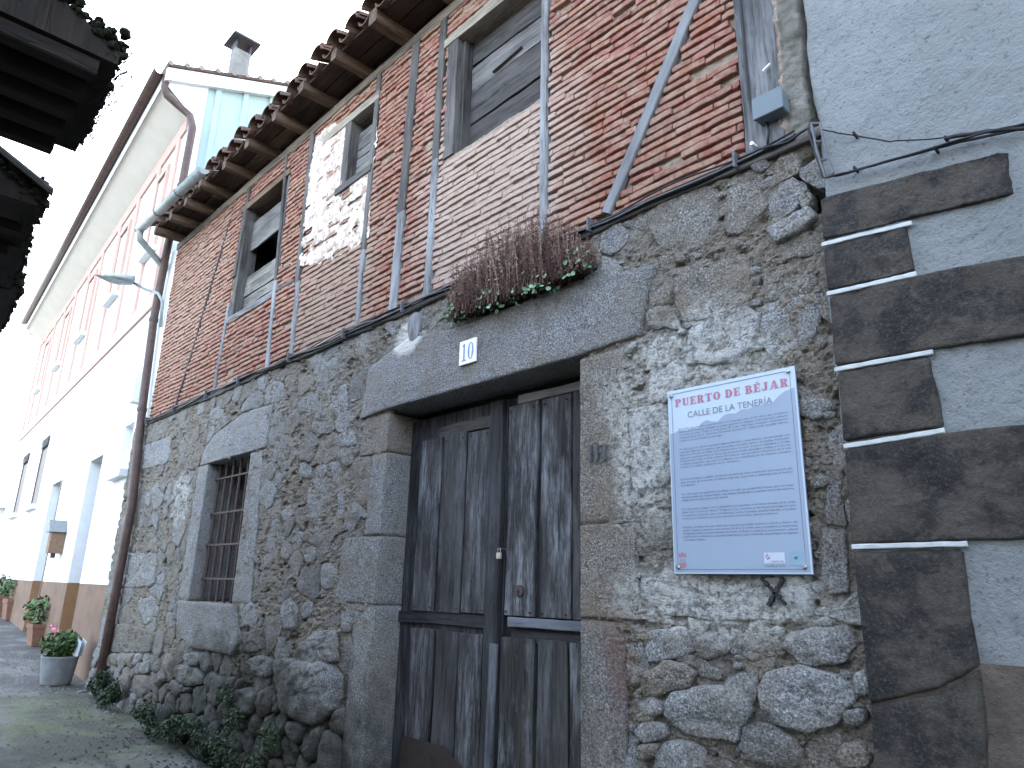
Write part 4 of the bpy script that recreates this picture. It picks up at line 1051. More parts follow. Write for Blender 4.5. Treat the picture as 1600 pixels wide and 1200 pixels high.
for k in range(430):
    t = random.random() ** .9; i = t * 4; i0 = min(int(i), 3); f_ = i - i0
    x = path[i0][0] * (1 - f_) + path[i0 + 1][0] * f_; z = path[i0][1] * (1 - f_) + path[i0 + 1][1] * f_
    clus = math.sin(t * 21) * .5 + .5
    if random.random() > .35 + .65 * clus: continue
    x += random.gauss(0, .02); z += random.uniform(-.07, .14) * random.random() ** .5; y = -.06 - random.uniform(0, .09); r = random.uniform(.006, .015)
    nrm = Vector((random.gauss(0, .5), -1, random.gauss(.5, .5))).normalized(); u = nrm.orthogonal().normalized(); w_ = nrm.cross(u); c_ = Vector((x, y, z))
    b.add([c_ + nrm * -.003] + [c_ + (u * math.cos(a) + w_ * math.sin(a)) * r for a in np.linspace(0, 6.28, 9)[:-1]], [(0, 1 + i_, 1 + (i_ + 1) % 8) for i_ in range(8)], random.uniform(.1, 1))
b.build('round_leaves', m_penny, plants, kind='stuff')
b = MB()
for k in range(60):
    t = random.random(); i = t * 4; i0 = min(int(i), 3); f_ = i - i0; x = path[i0][0] * (1 - f_) + path[i0 + 1][0] * f_; z = path[i0][1] * (1 - f_) + path[i0 + 1][1] * f_
    r = random.uniform(.012, .024); m_ = stone_mesh([(x + r * 1.4 * math.cos(a), z + .005 + r * .8 * math.sin(a)) for a in np.linspace(0, 5.5, 8)], r * 1.6, 2, .02, .03, .006, .008, k, .3); b.add(m_.v, m_.f, .3)
b.build('root_mat', m_moss, plants, smooth=True, kind='stuff')

# --- weeds at the wall foot
def leafmass(b, c, r, n_, size, flat=.7, mat_r=(.05, 1)):
    for k in range(n_):
        while True:
            v = Vector((random.uniform(-1, 1), random.uniform(-1, 1), random.uniform(-1, 1)))
            if .3 < v.length < 1: break
        p = Vector((c[0] + v.x * r[0], c[1] + v.y * r[1], c[2] + v.z * r[2])); s_ = size * random.uniform(.5, 1.2)
        nrm = Vector((random.gauss(0, .6), random.gauss(-.4, .6), random.gauss(.7, .5))).normalized(); u = nrm.orthogonal().normalized(); u.rotate(Matrix.Rotation(random.random() * 6.28, 3, nrm)); w_ = nrm.cross(u)
        b.add([p - u * s_, p - u * s_ * .3 + w_ * s_ * .5 + nrm * s_ * .1, p + u * s_ * .5 + w_ * s_ * .35, p + u * s_, p + u * s_ * .5 - w_ * s_ * .35, p - u * s_ * .3 - w_ * s_ * .5 + nrm * s_ * .1], [(0, 1, 2, 3, 4, 5)], random.uniform(*mat_r))
def weed(label, px, py, r, n_, size, m, grp='weeds at the foot of the stone wall'):
    x, z = W(px, py); z = max(z, float(gz(x)) + r[2] * .4)
    b = MB()
    for q in range(16):
        ox = random.uniform(-1, 1) * r[0]; rr = random.uniform(.15, .5); zq = float(gz(x + ox)) + r[2] * random.uniform(.2, 1.1)
        leafmass(b, (x + ox, -.07 - random.random() * r[1] * .9, zq), (r[0] * rr * .7, r[1] * rr, r[2] * rr * random.uniform(.6, 1.3)), n_ // 16, size)
    for k in range(14): 
        a = random.random() * 6.28; b.tube([(x + r[0] * .4 * math.cos(a), -.1, float(gz(x))), (x + r[0] * .6 * math.cos(a), -.16, z)], .003, 3, .3)
    return tag(b.build('weed_clump', m, None), label, 'weeds', grp)
weed('bushy green weeds by the foot of the brown drainpipe', 188, 1080, (.45, .16, .24), 2600, .021, m_leafdark)
weed('low green weeds at the wall foot below the barred window', 275, 1135, (.55, .17, .20), 2600, .018, m_leafdark)
weed('dark creeping weeds on the lowest stones between window and door', 340, 1170, (.65, .13, .22), 2600, .015, m_leafdark)
for (px, py, lab) in ((385, 1120, 'tuft of small bright leaves growing in the rubble right of the window'), (440, 1150, 'tuft of small leaves low on the rubble beside the door jamb'), (372, 1085, 'smallest leafy tuft among the round stones below the window sill'), (415, 1195, 'leafy tuft in the bottom stones left of the door jamb')):
    x, z = W(px, py); b = MB(); leafmass(b, (x, -.10, z), (.15, .05, .09), 260, .016, mat_r=(.4, 1)); tag(b.build('weed_tuft', m_leafdark), lab, 'weeds', 'weeds at the foot of the stone wall')

# ------------------------------------------------------------------ sign
def text_mesh(txt, x0, x1, z, y, m, name, parent, h=None, bold=0.0, res=3, ext=.0006, slope=0.0):
    v, fs_ = TXT[(txt, bold, res)]
    if not len(v): return None
    w0, w1 = v[:, 0].min(), v[:, 0].max(); sx = (x1 - x0) / (w1 - w0); sz = (h / .7) if h else sx
    b = MB(); b.v = [(x0 + (a - w0) * sx, y, z + c_ * sz + slope * (a - w0)) for a, c_, _ in v]; b.a = [0] * len(v); b.f = fs_
    return b.build(name, m, parent)
SY = -.045
SX0 = W(1048, 750, SY)[0]; SX1 = W(1256, 740, SY)[0]; SZ0 = W(1160, 897, SY)[1]; SZ1 = W(1142, 592, SY)[1]
sign = thing('information_sign', 'pale blue street information panel screwed to the stone wall', 'sign', (SX0 * .5 + SX1 * .5, SY, SZ0))
def splain(name, col, r=.35): return plain(name, col, r, 0, 3, .04)
m_s0 = splain('sign_panel_white', (.47, .56, .66)); m_s1 = splain('sign_mountain_tint', (.29, .36, .46)); m_sblue = splain('sign_edge_blue', (.13, .15, .24)); m_sred = splain('sign_red_print', (.40, .17, .24)); m_sdark = splain('sign_text_print', (.10, .11, .17))
MB().box(SX0, SX1, SY, SY + .006, SZ0, SZ1, bev=.001).build('panel', m_s0, sign)
MB().box(SX0 + .004, SX1 + .000, SY + .0065, SY + .012, SZ0 - .002, SZ1 - .003).build('backing_board', m_sblue, sign)
SW, SH = SX1 - SX0, SZ1 - SZ0
def slab_text(txt, x0, x1, z, h):
    "broad slab-serif capitals: thick stems, thin arms, flat feet"
    def rc(a, b_, c_, d_): return [(a, c_), (b_, c_), (b_, d_), (a, d_)]
    def arc(cx, cz, rx, rz, tx, tz, a0, a1, n_=10):
        q = []
        for k in range(n_):
            t0, t1 = math.radians(a0 + (a1 - a0) * k / n_), math.radians(a0 + (a1 - a0) * (k + 1) / n_)
            q.append([(cx + rx * math.cos(t0), cz + rz * math.sin(t0)), (cx + rx * math.cos(t1), cz + rz * math.sin(t1)), (cx + (rx - tx) * math.cos(t1), cz + (rz - tz) * math.sin(t1)), (cx + (rx - tx) * math.cos(t0), cz + (rz - tz) * math.sin(t0))])
        return q
    st = [rc(.08, .34, .09, .91), rc(0, .44, 0, .09), rc(0, .44, .91, 1)]
    Eg = [rc(.08, .34, .09, .91), rc(0, .68, 0, .09), rc(0, .68, .91, 1), rc(.34, .52, .46, .54), rc(.52, .58, .38, .62), rc(.61, .68, .09, .30), rc(.61, .68, .70, .91)]
    G = {'P': (.74, st + arc(.36, .73, .38, .27, .26, .09, -90, 90)), 'U': (.80, [rc(.08, .34, .3, .91), rc(0, .42, .91, 1), rc(.62, .72, .3, .91), rc(.54, .80, .91, 1)] + arc(.40, .31, .32, .31, .25, .09, 180, 270) + arc(.40, .31, .32, .31, .10, .09, 270, 360)),
         'E': (.70, Eg), 'É': (.70, Eg + [[(.28, 1.06), (.40, 1.06), (.54, 1.26), (.36, 1.26)]]), 'R': (.82, st + arc(.36, .73, .38, .27, .26, .09, -90, 90) + [[(.38, .46), (.60, .46), (.74, .09), (.50, .09)], rc(.48, .82, 0, .09)]),
         'T': (.78, [rc(.26, .52, .09, .91), rc(.16, .62, 0, .09), rc(0, .78, .91, 1), rc(0, .07, .68, .91), rc(.71, .78, .68, .91)]), 'O': (.80, arc(.40, .5, .40, .5, .27, .07, 0, 360, 22)),
         'D': (.80, st[:1] + [rc(0, .36, 0, .09), rc(0, .36, .91, 1)] + arc(.34, .5, .46, .5, .26, .09, -90, 90, 12)), 'B': (.76, st + arc(.36, .74, .34, .26, .24, .08, -90, 90) + arc(.36, .26, .40, .26, .26, .08, -90, 90)),
         'J': (.66, [rc(.30, .56, .28, .91), rc(.20, .66, .91, 1)] + arc(.28, .28, .28, .28, .26, .09, 270, 360) + arc(.28, .28, .28, .28, .14, .09, 180, 270)),
         'A': (.90, [[(.10, .09), (.19, .09), (.46, 1), (.38, 1)], [(.36, 1), (.58, 1), (.82, .09), (.56, .09)], rc(.24, .60, .28, .36), rc(0, .30, 0, .09), rc(.48, .90, 0, .09)])}
    tot = sum((.40 if c_ == ' ' else G[c_][0] + .14) for c_ in txt) - .14; sx = (x1 - x0) / tot; x = x0
    for c_ in txt:
        if c_ == ' ': x += .40 * sx; continue
        b = MB(); w_, polys = G[c_]
        for k, p in enumerate(polys): b.add([(x + a_ * sx, SY - .0014 - .00004 * (k % 7), z + d_ * h) for a_, d_ in p], [(0, 1, 2, 3)])
        b.build('title_letter', m_sred, sign); x += (w_ + .14) * sx
def su(u): return SX0 + SW * u
def sv(v): return SZ1 - SH * v
ridge = [(0.0, .245), (.03, .245), (.08, .232), (.14, .238), (.2, .23), (.24, .236), (.28, .21), (.32, .20), (.36, .212), (.41, .218), (.46, .19), (.5, .186), (.56, .19), (.6, .175), (.66, .178), (.7, .168), (.78, .172), (.84, .165), (.88, .14), (.93, .12), (.97, .115), (1.0, .11)]
b = MB(); mg = .006
pts = [(su(u * .98 + .01), SY - .0006, sv(v)) for u, v in ridge]; low = [(p[0], SY - .0006, SZ0 + mg) for p in pts]; nn_ = len(pts)
b.add(pts + low, [(nn_ + i, nn_ + i + 1, i + 1, i) for i in range(nn_ - 1)]); b.build('mountain_print', m_s1, sign)
b = MB()
for (a, c_, d_, e_) in ((.035, .037, .02, .98), (.963, .965, .02, .98)): b.box(su(a), su(c_), SY - .0014, SY - .0002, sv(e_), sv(d_))
for v in (.02, .978): b.box(su(.035), su(.965), SY - .0014, SY - .0002, sv(v) - .0008, sv(v) + .0008)
b.build('border_line', m_sdark, sign)
slab_text('PUERTO DE BÉJAR', su(.065), su(.95), sv(.098), .0335)

text_mesh('CALLE DE LA TENERÍA', su(.17), su(.83), sv(.17), SY - .0016, splain('sign_grey_print', (.20, .22, .27)), 'street_name_lettering', sign, h=.026, res=3)
b_all = MB()
for v0, lines in paras:
    for i, t in enumerate(lines):
        last = i == len(lines) - 1; u1 = .93 if not last else .09 + .84 * min(1, len(t) / 92)
        o = text_mesh(t, su(.09), su(u1), sv(v0 + .0165 * i + .010), SY - .0016, m_sdark, 'text_line', sign, h=.0078, res=1)
def disc(b, x, z, y, r, n_=12, rnd=0): b.add([(x, y, z)] + [(x + r * math.cos(a), y, z + r * math.sin(a)) for a in np.linspace(0, 2 * math.pi, n_ + 1)[:-1]], [(0, 1 + i, 1 + (i + 1) % n_) for i in range(n_)])
b = MB(); cx_, cz_ = su(.075), sv(.905)
b.add([(cx_ - .016, SY - .0016, cz_ - .007), (cx_ + .016, SY - .0016, cz_ - .007), (cx_ + .018, SY - .0016, cz_ + .010), (cx_ + .009, SY - .0016, cz_ + .002), (cx_, SY - .0016, cz_ + .014), (cx_ - .009, SY - .0016, cz_ + .002), (cx_ - .018, SY - .0016, cz_ + .010)], [(0, 1, 2, 3), (0, 3, 4, 5), (0, 5, 6)])
b.build('crown_emblem', m_sred, sign)
b = MB(); cz2 = sv(.955); pts = [(cx_ - .016, cz2 + .012), (cx_ - .011, cz2 + .004), (cx_ - .007, cz2 + .014), (cx_ - .002, cz2 + .004), (cx_ + .002, cz2 + .014), (cx_ + .006, cz2 + .004), (cx_ + .010, cz2 + .014), (cx_ + .016, cz2 + .004), (cx_ + .016, cz2 - .006), (cx_, cz2 - .014), (cx_ - .016, cz2 - .006)]
b.add([(a, SY - .0016, c_) for a, c_ in pts], [(9, 10, 0, 1), (1, 2, 3, 9), (3, 4, 5, 9), (5, 6, 7, 9), (7, 8, 9)]); b.build('shield_emblem', m_sred, sign)
b = MB()
for k in range(3): b.box(cx_ - .012 + k * .009, cx_ - .008 + k * .009, SY - .0016, SY - .0004, sv(.932), sv(.926))
b.build('green_dots', splain('sign_green', (.06, .28, .12)), sign)
b = MB(); b.box(su(.69), su(.83), SY - .0016, SY - .0006, sv(.95), sv(.90)); b.build('logo_panel', splain('logo_white', (.50, .55, .65)), sign)
b = MB(); b.box(su(.86), su(.965), SY - .0016, SY - .0006, sv(.96), sv(.895)); b.build('logo_panel', splain('logo_teal', (.24, .36, .46)), sign)
b = MB(); x_, z_ = su(.705), sv(.918)
for (a, c_) in ((0, 0), (.006, -.008), (.012, -.004), (.006, .006)): b.box(x_ + a - .0022, x_ + a + .0022, SY - .0024, SY - .0014, z_ + c_ - .004, z_ + c_ + .004)
b.build('logo_emblem', m_sred, sign)
text_mesh('JUNTA DE', su(.74), su(.82), sv(.945), SY - .0024, m_sdark, 'logo_lettering', sign, h=.006, res=1)
text_mesh('Castilla y León', su(.69), su(.83), sv(.966), SY - .0016, m_sdark, 'logo_lettering', sign, h=.008, res=1)
b = MB(); x_, z_ = su(.905), sv(.925); b.add([(x_ - .008, SY - .0024, z_), (x_, SY - .0024, z_ + .003), (x_ + .008, SY - .0024, z_ + .006), (x_ + .003, SY - .0024, z_ - .002), (x_ + .006, SY - .0024, z_ - .008), (x_ - .002, SY - .0024, z_ - .004), (x_ - .006, SY - .0024, z_ - .006)], [(0, 1, 3), (1, 2, 3), (3, 4, 5), (3, 5, 0, 1), (5, 6, 0)]); b.build('logo_emblem', splain('sign_green2', (.05, .25, .2)), sign)
for (u, v) in ((.035, .03), (.955, .022), (.04, .965), (.955, .965)):
    x_, z_ = su(u), sv(v); MB().tube([(x_, SY - .012, z_), (x_, SY - .008, z_), (x_, SY + .02, z_)], [.006, .009, .009], 10).build('screw', m_steel, sign, smooth=False)

# house number
NX0, NX1 = W(718, 555, -.04)[0], W(744, 545, -.04)[0]; NZ0, NZ1 = W(731, 568, -.04)[1], W(731, 531, -.04)[1]
num = thing('house_number_tile', 'white enamel tile with number 10 on the door lintel', 'house number', ((NX0 + NX1) / 2, -.04, NZ0))
m_enam = plain('white_enamel', (.82, .82, .80), .35, 0, 20, .08)
MB().box(NX0, NX1, -.043, -.030, NZ0, NZ1, bev=.002).build('tile', m_enam, num)
w_ = NX1 - NX0; m_nb = plain('blue_number_paint', (.17, .25, .42), .4, 0, 60, .3)
def ell(b, cx, cz, rx, rz, t0, t1, y):
    N = 24; V = []
    for i in range(N): a = 6.2832 * i / N; V += [(cx + rx * math.cos(a), y, cz + rz * math.sin(a)), (cx + (rx - t0 * abs(math.cos(a)) - t1 * abs(math.sin(a))) * math.cos(a), y, cz + (rz - t1) * math.sin(a))]
    b.add(V, [(2 * i, 2 * ((i + 1) % N), 2 * ((i + 1) % N) + 1, 2 * i + 1) for i in range(N)])
zc = (NZ0 + NZ1) / 2; hN = (NZ1 - NZ0) * .36
b = MB(); ell(b, NX0 + w_ * .70, zc, w_ * .17, hN, w_ * .09, .006, -.0445); b.build('digit', m_nb, num)
b = MB(); xc = NX0 + w_ * .30; b.box(xc - w_ * .035, xc + w_ * .045, -.0450, -.042, zc - hN, zc + hN); b.box(xc - w_ * .13, xc + w_ * .14, -.0447, -.0425, zc - hN, zc - hN + .007)
b.add([(xc - w_ * .14, -.0448, zc + hN * .62), (xc - w_ * .03, -.0448, zc + hN), (xc, -.0448, zc + hN * .9), (xc - w_ * .03, -.0448, zc + hN * .75)], [(0, 3, 2, 1)]); b.build('digit', m_nb, num)

# log end in the wall, left of the number
lx_, lz_ = W(652, 512)
b = MB(); pts = [(lx_ + .075 * math.cos(a) * (1 + .12 * math.sin(3 * a)), lz_ + .115 * math.sin(a) * (1 + .1 * math.cos(2 * a))) for a in np.linspace(0, 6.28, 17)[:-1]]
m_ = stone_mesh(pts, .03, 12, .1, .03, 0, .002, 5, .5); m_.build('beam_end', m_post, house, smooth=False)

# ------------------------------------------------------------------ cables along the storey line
cab = thing('cable_bundle', 'bundle of black and grey cables running along the storey line', 'cables', (-5, -.04, ZC + .02))
for k in range(5):
    pts = []; N = 90
    for i in range(N + 1):
        x = XL + .28 + (XR - .12 - XL - .28) * i / N
        z = ZC + .012 + .009 * k + .010 * math.sin(x * 1.7 + k * .6) + float(vn(x * 2.5, k * 7, 0, 90)) * .014 - .012 * abs(math.sin(x * math.pi / .9)) ; y = -.028 - .010 * (k % 3) + float(vn(x * 3, k * 9, 1, 91)) * .006
        pts.append((x, y, z))
    MB().tube(pts, (.0065, .008, .0055, .007, .005)[k], 6).build('cable', m_cable if k not in (2,) else m_cablegrey, cab, smooth=True)
b = MB(); x = XL + .5
while x < XR - .2:
    b.box(x - .006, x + .006, -.066, -.010, ZC - .018, ZC + .062, bev=.003); x += .9 + random.uniform(-.15, .15)
b.build('cable_clips', m_cablegrey, cab, kind='stuff')
# loop of cable at the right end and its run over the next house
br_ = thing('cable_bracket', 'dark steel cable bracket at the corner of the roughcast house', 'bracket', (*[W(1280, 240, -.06)[0]], -.06, W(1280, 240)[1]))
a = [W(1268, 193, -.07), W(1276, 235, -.07), W(1290, 277, -.07)]; c_ = [W(1282, 193, -.07), W(1290, 232, -.07), W(1303, 272, -.07)]
MB().tube([(p[0], -.07, p[1]) for p in a], .006, 6).build('rod', m_bracket, br_); MB().tube([(p[0], -.075, p[1]) for p in c_], .005, 6).build('rod', m_bracket, br_)
b = MB()
for t in (0, .35, .7, 1): b.tube([(a[0][0] + (a[2][0] - a[0][0]) * t, -.072, a[0][1] + (a[2][1] - a[0][1]) * t), (c_[0][0] + (c_[2][0] - c_[0][0]) * t, -.074, c_[0][1] + (c_[2][1] - c_[0][1]) * t)], .005, 5)
b.build('cross_bars', m_bracket, br_)
def cablepath(ps, y=-.06, wob=.004):
    q = []
    for i in range(len(ps) - 1):
        for t in np.linspace(0, 1, 6)[:-1]: q.append((ps[i][0] * (1 - t) + ps[i + 1][0] * t, ps[i][1] * (1 - t) + ps[i + 1][1] * t))
    q.append(ps[-1]); return [(W(*p, y)[0] + random.uniform(-wob, wob) * .4, y, W(*p, y)[1] + random.uniform(-wob, wob) * .4) for p in q]
c2 = thing('wall_cables', 'black cables crossing the roughcast wall above the top quoin', 'cables', (*[W(1450, 235, -.06)[0]], -.06, W(1450, 235)[1]))
for ps, r, y in ((([(1190, 232), (1230, 222), (1262, 200), (1275, 240), (1286, 276), (1310, 274), (1400, 248), (1500, 222), (1600, 200), (1680, 182)]), .0055, -.062),
                 (([(1290, 278), (1350, 262), (1430, 240), (1520, 212), (1600, 194), (1680, 176)]), .005, -.07),
                 (([(1285, 203), (1325, 210), (1390, 221), (1440, 218), (1530, 210), (1600, 196), (1680, 180)]), .003, -.06),
                 (([(1480, 215), (1540, 206), (1600, 200), (1680, 186)]), .008, -.066)):
    MB().tube(cablepath(ps, y), r, 6).build('cable', m_cable, c2, smooth=True)
b = MB()
for p in ((1335, 210), (1336, 264), (1478, 217), (1462, 233)):
    x_, z_ = W(*p, -.06); b.box(x_ - .004, x_ + .004, -.072, -.03, z_ - .006, z_ + .009, bev=.002)
b.build('cable_clips', m_cable, c2, kind='stuff')
# conduit and junction box on the right post
JX0, JX1 = W(1176, 160, -.085)[0], W(1222, 150, -.085)[0]; JZ0, JZ1 = W(1200, 178, -.085)[1], W(1200, 147, -.085)[1] + .005
jb = thing('junction_box', 'grey blue plastic junction box on the right timber post', 'junction box', ((JX0 + JX1) / 2, -.05, JZ0))
MB().box(JX0, JX1, -.088, -.02, JZ0, JZ1, bev=.005).build('box_body', m_pvc, jb)
MB().box(JX0 - .003, JX1 + .003, -.092, -.078, JZ0 - .003, JZ1 + .003, bev=.003).build('cover', m_pvc, jb)
p = [W(1157, -120, -.03), W(1157, 0, -.03), W(1164, 80, -.03), W(1171, 155, -.03), W(1180, 183, -.03), W(1195, 183, -.03)]
MB().tube([(q[0], -.034, q[1]) for q in p[:-1]] + [(p[-1][0], -.04, p[-1][1])], .0075, 8).build('conduit', m_cable, jb, smooth=True)
p = [W(1197, 185, -.03), W(1202, 205, -.03), W(1200, 228, -.03)]; MB().tube([(q[0], -.034, q[1]) for q in p], .006, 6).build('conduit', m_cable, jb, smooth=True)
ix, iz = W(1177, 226, -.05); b = MB(); b.tube([(ix, -.065, iz), (ix, -.03, iz)], .009, 10); b.build('insulator', m_enam, jb)
ix, iz = W(1200, 107, -.03); b = MB(); b.tube([(ix - .02, -.04, iz - .008), (ix + .016, -.04, iz + .01)], .005, 8); b.build('insulator', m_enam, jb)

# ------------------------------------------------------------------ grey gutter at the eave end
gt = thing('eave_gutter', 'pale zinc gutter and elbow at the left end of the old eave', 'gutter', (-8, -.52, ZTOP + .05))
ga = W(322, 268, -.44); gb = W(221, 362, -.44); r = .058
def half_tube(p0, p1, r, n_=10):
    V = []; th = .003
    for P_ in (p0, p1):
        for rr in (r, r - th):
            for i in range(n_ + 1): a_ = math.pi * i / n_; V.append((P_[0], P_[1] + math.cos(a_) * rr, P_[2] - math.sin(a_) * rr))
    m_ = n_ + 1; Fc = []
    for i in range(n_): Fc += [(i, i + 1, 2 * m_ + i + 1, 2 * m_ + i), (m_ + i, 3 * m_ + i, 3 * m_ + i + 1, m_ + i + 1), (i, m_ + i, m_ + i + 1, i + 1), (2 * m_ + i, 2 * m_ + i + 1, 3 * m_ + i + 1, 3 * m_ + i)]
    for i in (0, n_): Fc.append((i, 2 * m_ + i, 3 * m_ + i, m_ + i))
    return V, Fc
V, Fc = half_tube((ga[0], -.47, ga[1] + .02), (gb[0], -.47, gb[1] + .02), r); MB().add(V, Fc).build('gutter_channel', m_gutter, gt, smooth=True)
for P_ in (ga, gb): disc_b = MB(); disc_b.add([(P_[0], -.47 + math.cos(a_) * (r + .004), P_[1] + .02 - math.sin(a_) * (r + .004)) for a_ in np.linspace(0, math.pi, 11)] + [(P_[0] + .004, -.47 + math.cos(a_) * (r + .004), P_[1] + .02 - math.sin(a_) * (r + .004)) for a_ in np.linspace(0, math.pi, 11)], [tuple(range(11)), tuple(range(11, 22))[::-1]] + [(i, 11 + i, 12 + i, i + 1) for i in range(10)]); disc_b.build('gutter_end_cap', m_gutter, gt)
for t in (.33, .66): 
    x_ = ga[0] * (1 - t) + gb[0] * t; z_ = ga[1] * (1 - t) + gb[1] * t + .02; V, Fc = half_tube((x_ - .012, -.47, z_), (x_ + .012, -.47, z_), r + .005); MB().add(V, Fc).build('gutter_strap', m_cablegrey, gt)
PXP = -9.52                                           # brown downpipe x
ge = (gb[0] + .06, -.47, gb[1] - .03); e2 = HX(262, 428, PXP - .0)
MB().tube([(ge[0], ge[1], ge[2] + .05), ge, (ge[0], ge[1] + .01, ge[2] - .10), (PXP, e2[0], e2[1] + .02), (PXP, e2[0] + .02, e2[1] - .10)], .042, 10).build('outlet_pipe', m_gutter, gt, smooth=True)

# brown downpipe between the houses
dp = thing('brown_downpipe', 'brown downpipe running down between the stone house and the white house', 'drainpipe', (-9.45, -.12, .4))
pz = [(150, 1074), (205, 790), (238, 560), (262, 428), (270, 380), (285, 300)]
pp_ = [W(a_, c_, -.08) for a_, c_ in ((153, 1076), (180, 930), (206, 790), (222, 640), (240, 500), (262, 385), (284, 290), (301, 200))]
pts = [(p[0], -.08, p[1]) for p in pp_]; pts[0] = (pts[0][0], -.08, float(gz(-9.3)) + .01)
q_ = [HX(297, 181, -9.5), HX(277, 164, -9.56), HX(261, 150, -9.6), HX(257, 138, -9.6), HX(262, 114, -9.6)]
pts += [(-9.5, q_[0][0], q_[0][1]), (-9.56, q_[1][0], q_[1][1]), (-9.6, q_[2][0], q_[2][1]), (-9.6, q_[3][0], q_[3][1]), (-9.6, q_[4][0], q_[4][1])]
MB().tube(pts, .05, 12).build('pipe', m_brownpipe, dp, smooth=True)
for q in (1, 3, 4, 6): MB().tube([(pts[q][0], -.08, pts[q][2] - .02), (pts[q][0], -.08, pts[q][2] + .02)], .058, 12).build('pipe_bracket', m_brownpipe, dp)
b = MB(); b.box(-9.62, -9.115, -.002, .3, ZC + .0, 5.75); b.build('corner_render', m_white, house)

# ------------------------------------------------------------------ street lamp
lamp = thing('street_lamp', 'grey street lamp on a thin arm fixed at the house corner', 'street lamp', (-9.35, -.05, 4.9))
pa = W(258, 470, -.03); 
arm = [(pa[0], -.03, pa[1] - .35), (pa[0], -.06, pa[1] - .02), (pa[0] - .02, -.12, pa[1] + .08)]
hx_, hz_ = HX(205, 440, -9.55)
arm.append((-9.50, hx_ * .55, pa[1] + .2)); arm.append((-9.55, hx_, hz_))
MB().tube(arm, .02, 8).build('arm', m_gutter, lamp, smooth=True)
h0 = Vector((-9.55, hx_, hz_)); y1_, z1_ = HX(162, 430, -9.6); h1 = Vector((-9.6, y1_, z1_))
b = MB(); N = 10; V = []; Fc = []
for k, t in enumerate(np.linspace(-.05, 1, 9)):
    p = h0.lerp(h1, t); wv = .10 * math.sin(math.pi * min(1, max(.04, (t + .05) * .62 + .34))) + .02; hv = .07 * (1 - .75 * max(0, t)) + .012
    for i in range(N): a_ = 6.2832 * i / N; V.append((p.x + math.cos(a_) * wv, p.y, p.z + math.sin(a_) * hv * (1 if math.sin(a_) > 0 else .5)))
for k in range(8):
    for i in range(N): Fc.append((k * N + i, k * N + (i + 1) % N, (k + 1) * N + (i + 1) % N, (k + 1) * N + i))
Fc += [tuple(range(N))[::-1], tuple(8 * N + i for i in range(N))]; b.add(V, Fc); b.build('lamp_head', m_gutter, lamp, smooth=True)
b = MB(); p = h0.lerp(h1, .62); V = [(p.x + math.cos(a_) * .085, p.y + math.sin(a_) * .22, p.z - .035 - (h0.z - h1.z) * -.5 * math.sin(a_) * .2) for a_ in np.linspace(0, 6.28, 15)[:-1]]
V2 = [(v[0] * .3 + p.x * .7, v[1] * .3 + p.y * .7, p.z - .075) for v in V]; b.add(V + V2, [(i, (i + 1) % 14, 14 + (i + 1) % 14, 14 + i) for i in range(14)] + [tuple(range(14, 28))]); b.build('lamp_bowl', plain('lamp_glass', (.42, .46, .44), .25), lamp, smooth=True)

# ================================================================== WHITE HOUSE (left)
CX, CY = -9.6, 0.0; ud = Vector((-.9981, .0618, 0)); un = Vector((-.0618, -.9981, 0))
wh = thing('white_house', 'tall white house with pink bands and tan plinth down the street', 'house', (-15, .6, .6))
def LP(u, d, z): q = Vector((CX, CY, 0)) + ud * u + un * d; return (q.x, q.y, z)          # d: distance out of the facade
def lbox(name, u0, u1, d0, d1, z0, z1, m, parent=None, **kw):
    b = MB(); V = [LP(u, d, z) for z in (z0, z1) for (u, d) in ((u0, d0), (u1, d0), (u1, d1), (u0, d1))]
    b.add(V, [(0, 1, 2, 3), (7, 6, 5, 4), (0, 4, 5, 1), (1, 5, 6, 2), (2, 6, 7, 3), (3, 7, 4, 0)]); return b.build(name, m, parent if parent else wh, **kw)
holes = [(.12, .62, 2.90, 3.53, .22, 'w'), (1.72, 2.62, .2, 3.30, .55, 'd'), (4.9, 6.0, .2, 3.25, .6, 'd'), (7.6, 8.55, 3.0, 4.45, .16, 's'), (10.5, 11.5, 3.0, 4.45, .16, 's')]
UL = 13.4; Z0w, ZPl, ZBd, ZTw = -.1, 1.52, 5.10, 7.98
ucuts = sorted({0, UL} | {h_[0] for h_ in holes} | {h_[1] for h_ in holes}); zcuts = sorted({Z0w, ZPl, ZTw} | {h_[2] for h_ in holes} | {h_[3] for h_ in holes})
bwl, bpl = MB(), MB()
for i in range(len(ucuts) - 1):
    for j in range(len(zcuts) - 1):
        u_, z_ = (ucuts[i] + ucuts[i + 1]) / 2, (zcuts[j] + zcuts[j + 1]) / 2
        if any(h_[0] < u_ < h_[1] and h_[2] < z_ < h_[3] for h_ in holes): continue
        t = bpl if z_ < ZPl else bwl; t.add([LP(ucuts[i], 0, zcuts[j]), LP(ucuts[i], 0, zcuts[j + 1]), LP(ucuts[i + 1], 0, zcuts[j + 1]), LP(ucuts[i + 1], 0, zcuts[j])], [(0, 1, 2, 3)])
bwl.build('front_wall', m_white, wh); bpl.build('plinth', m_tan, wh)
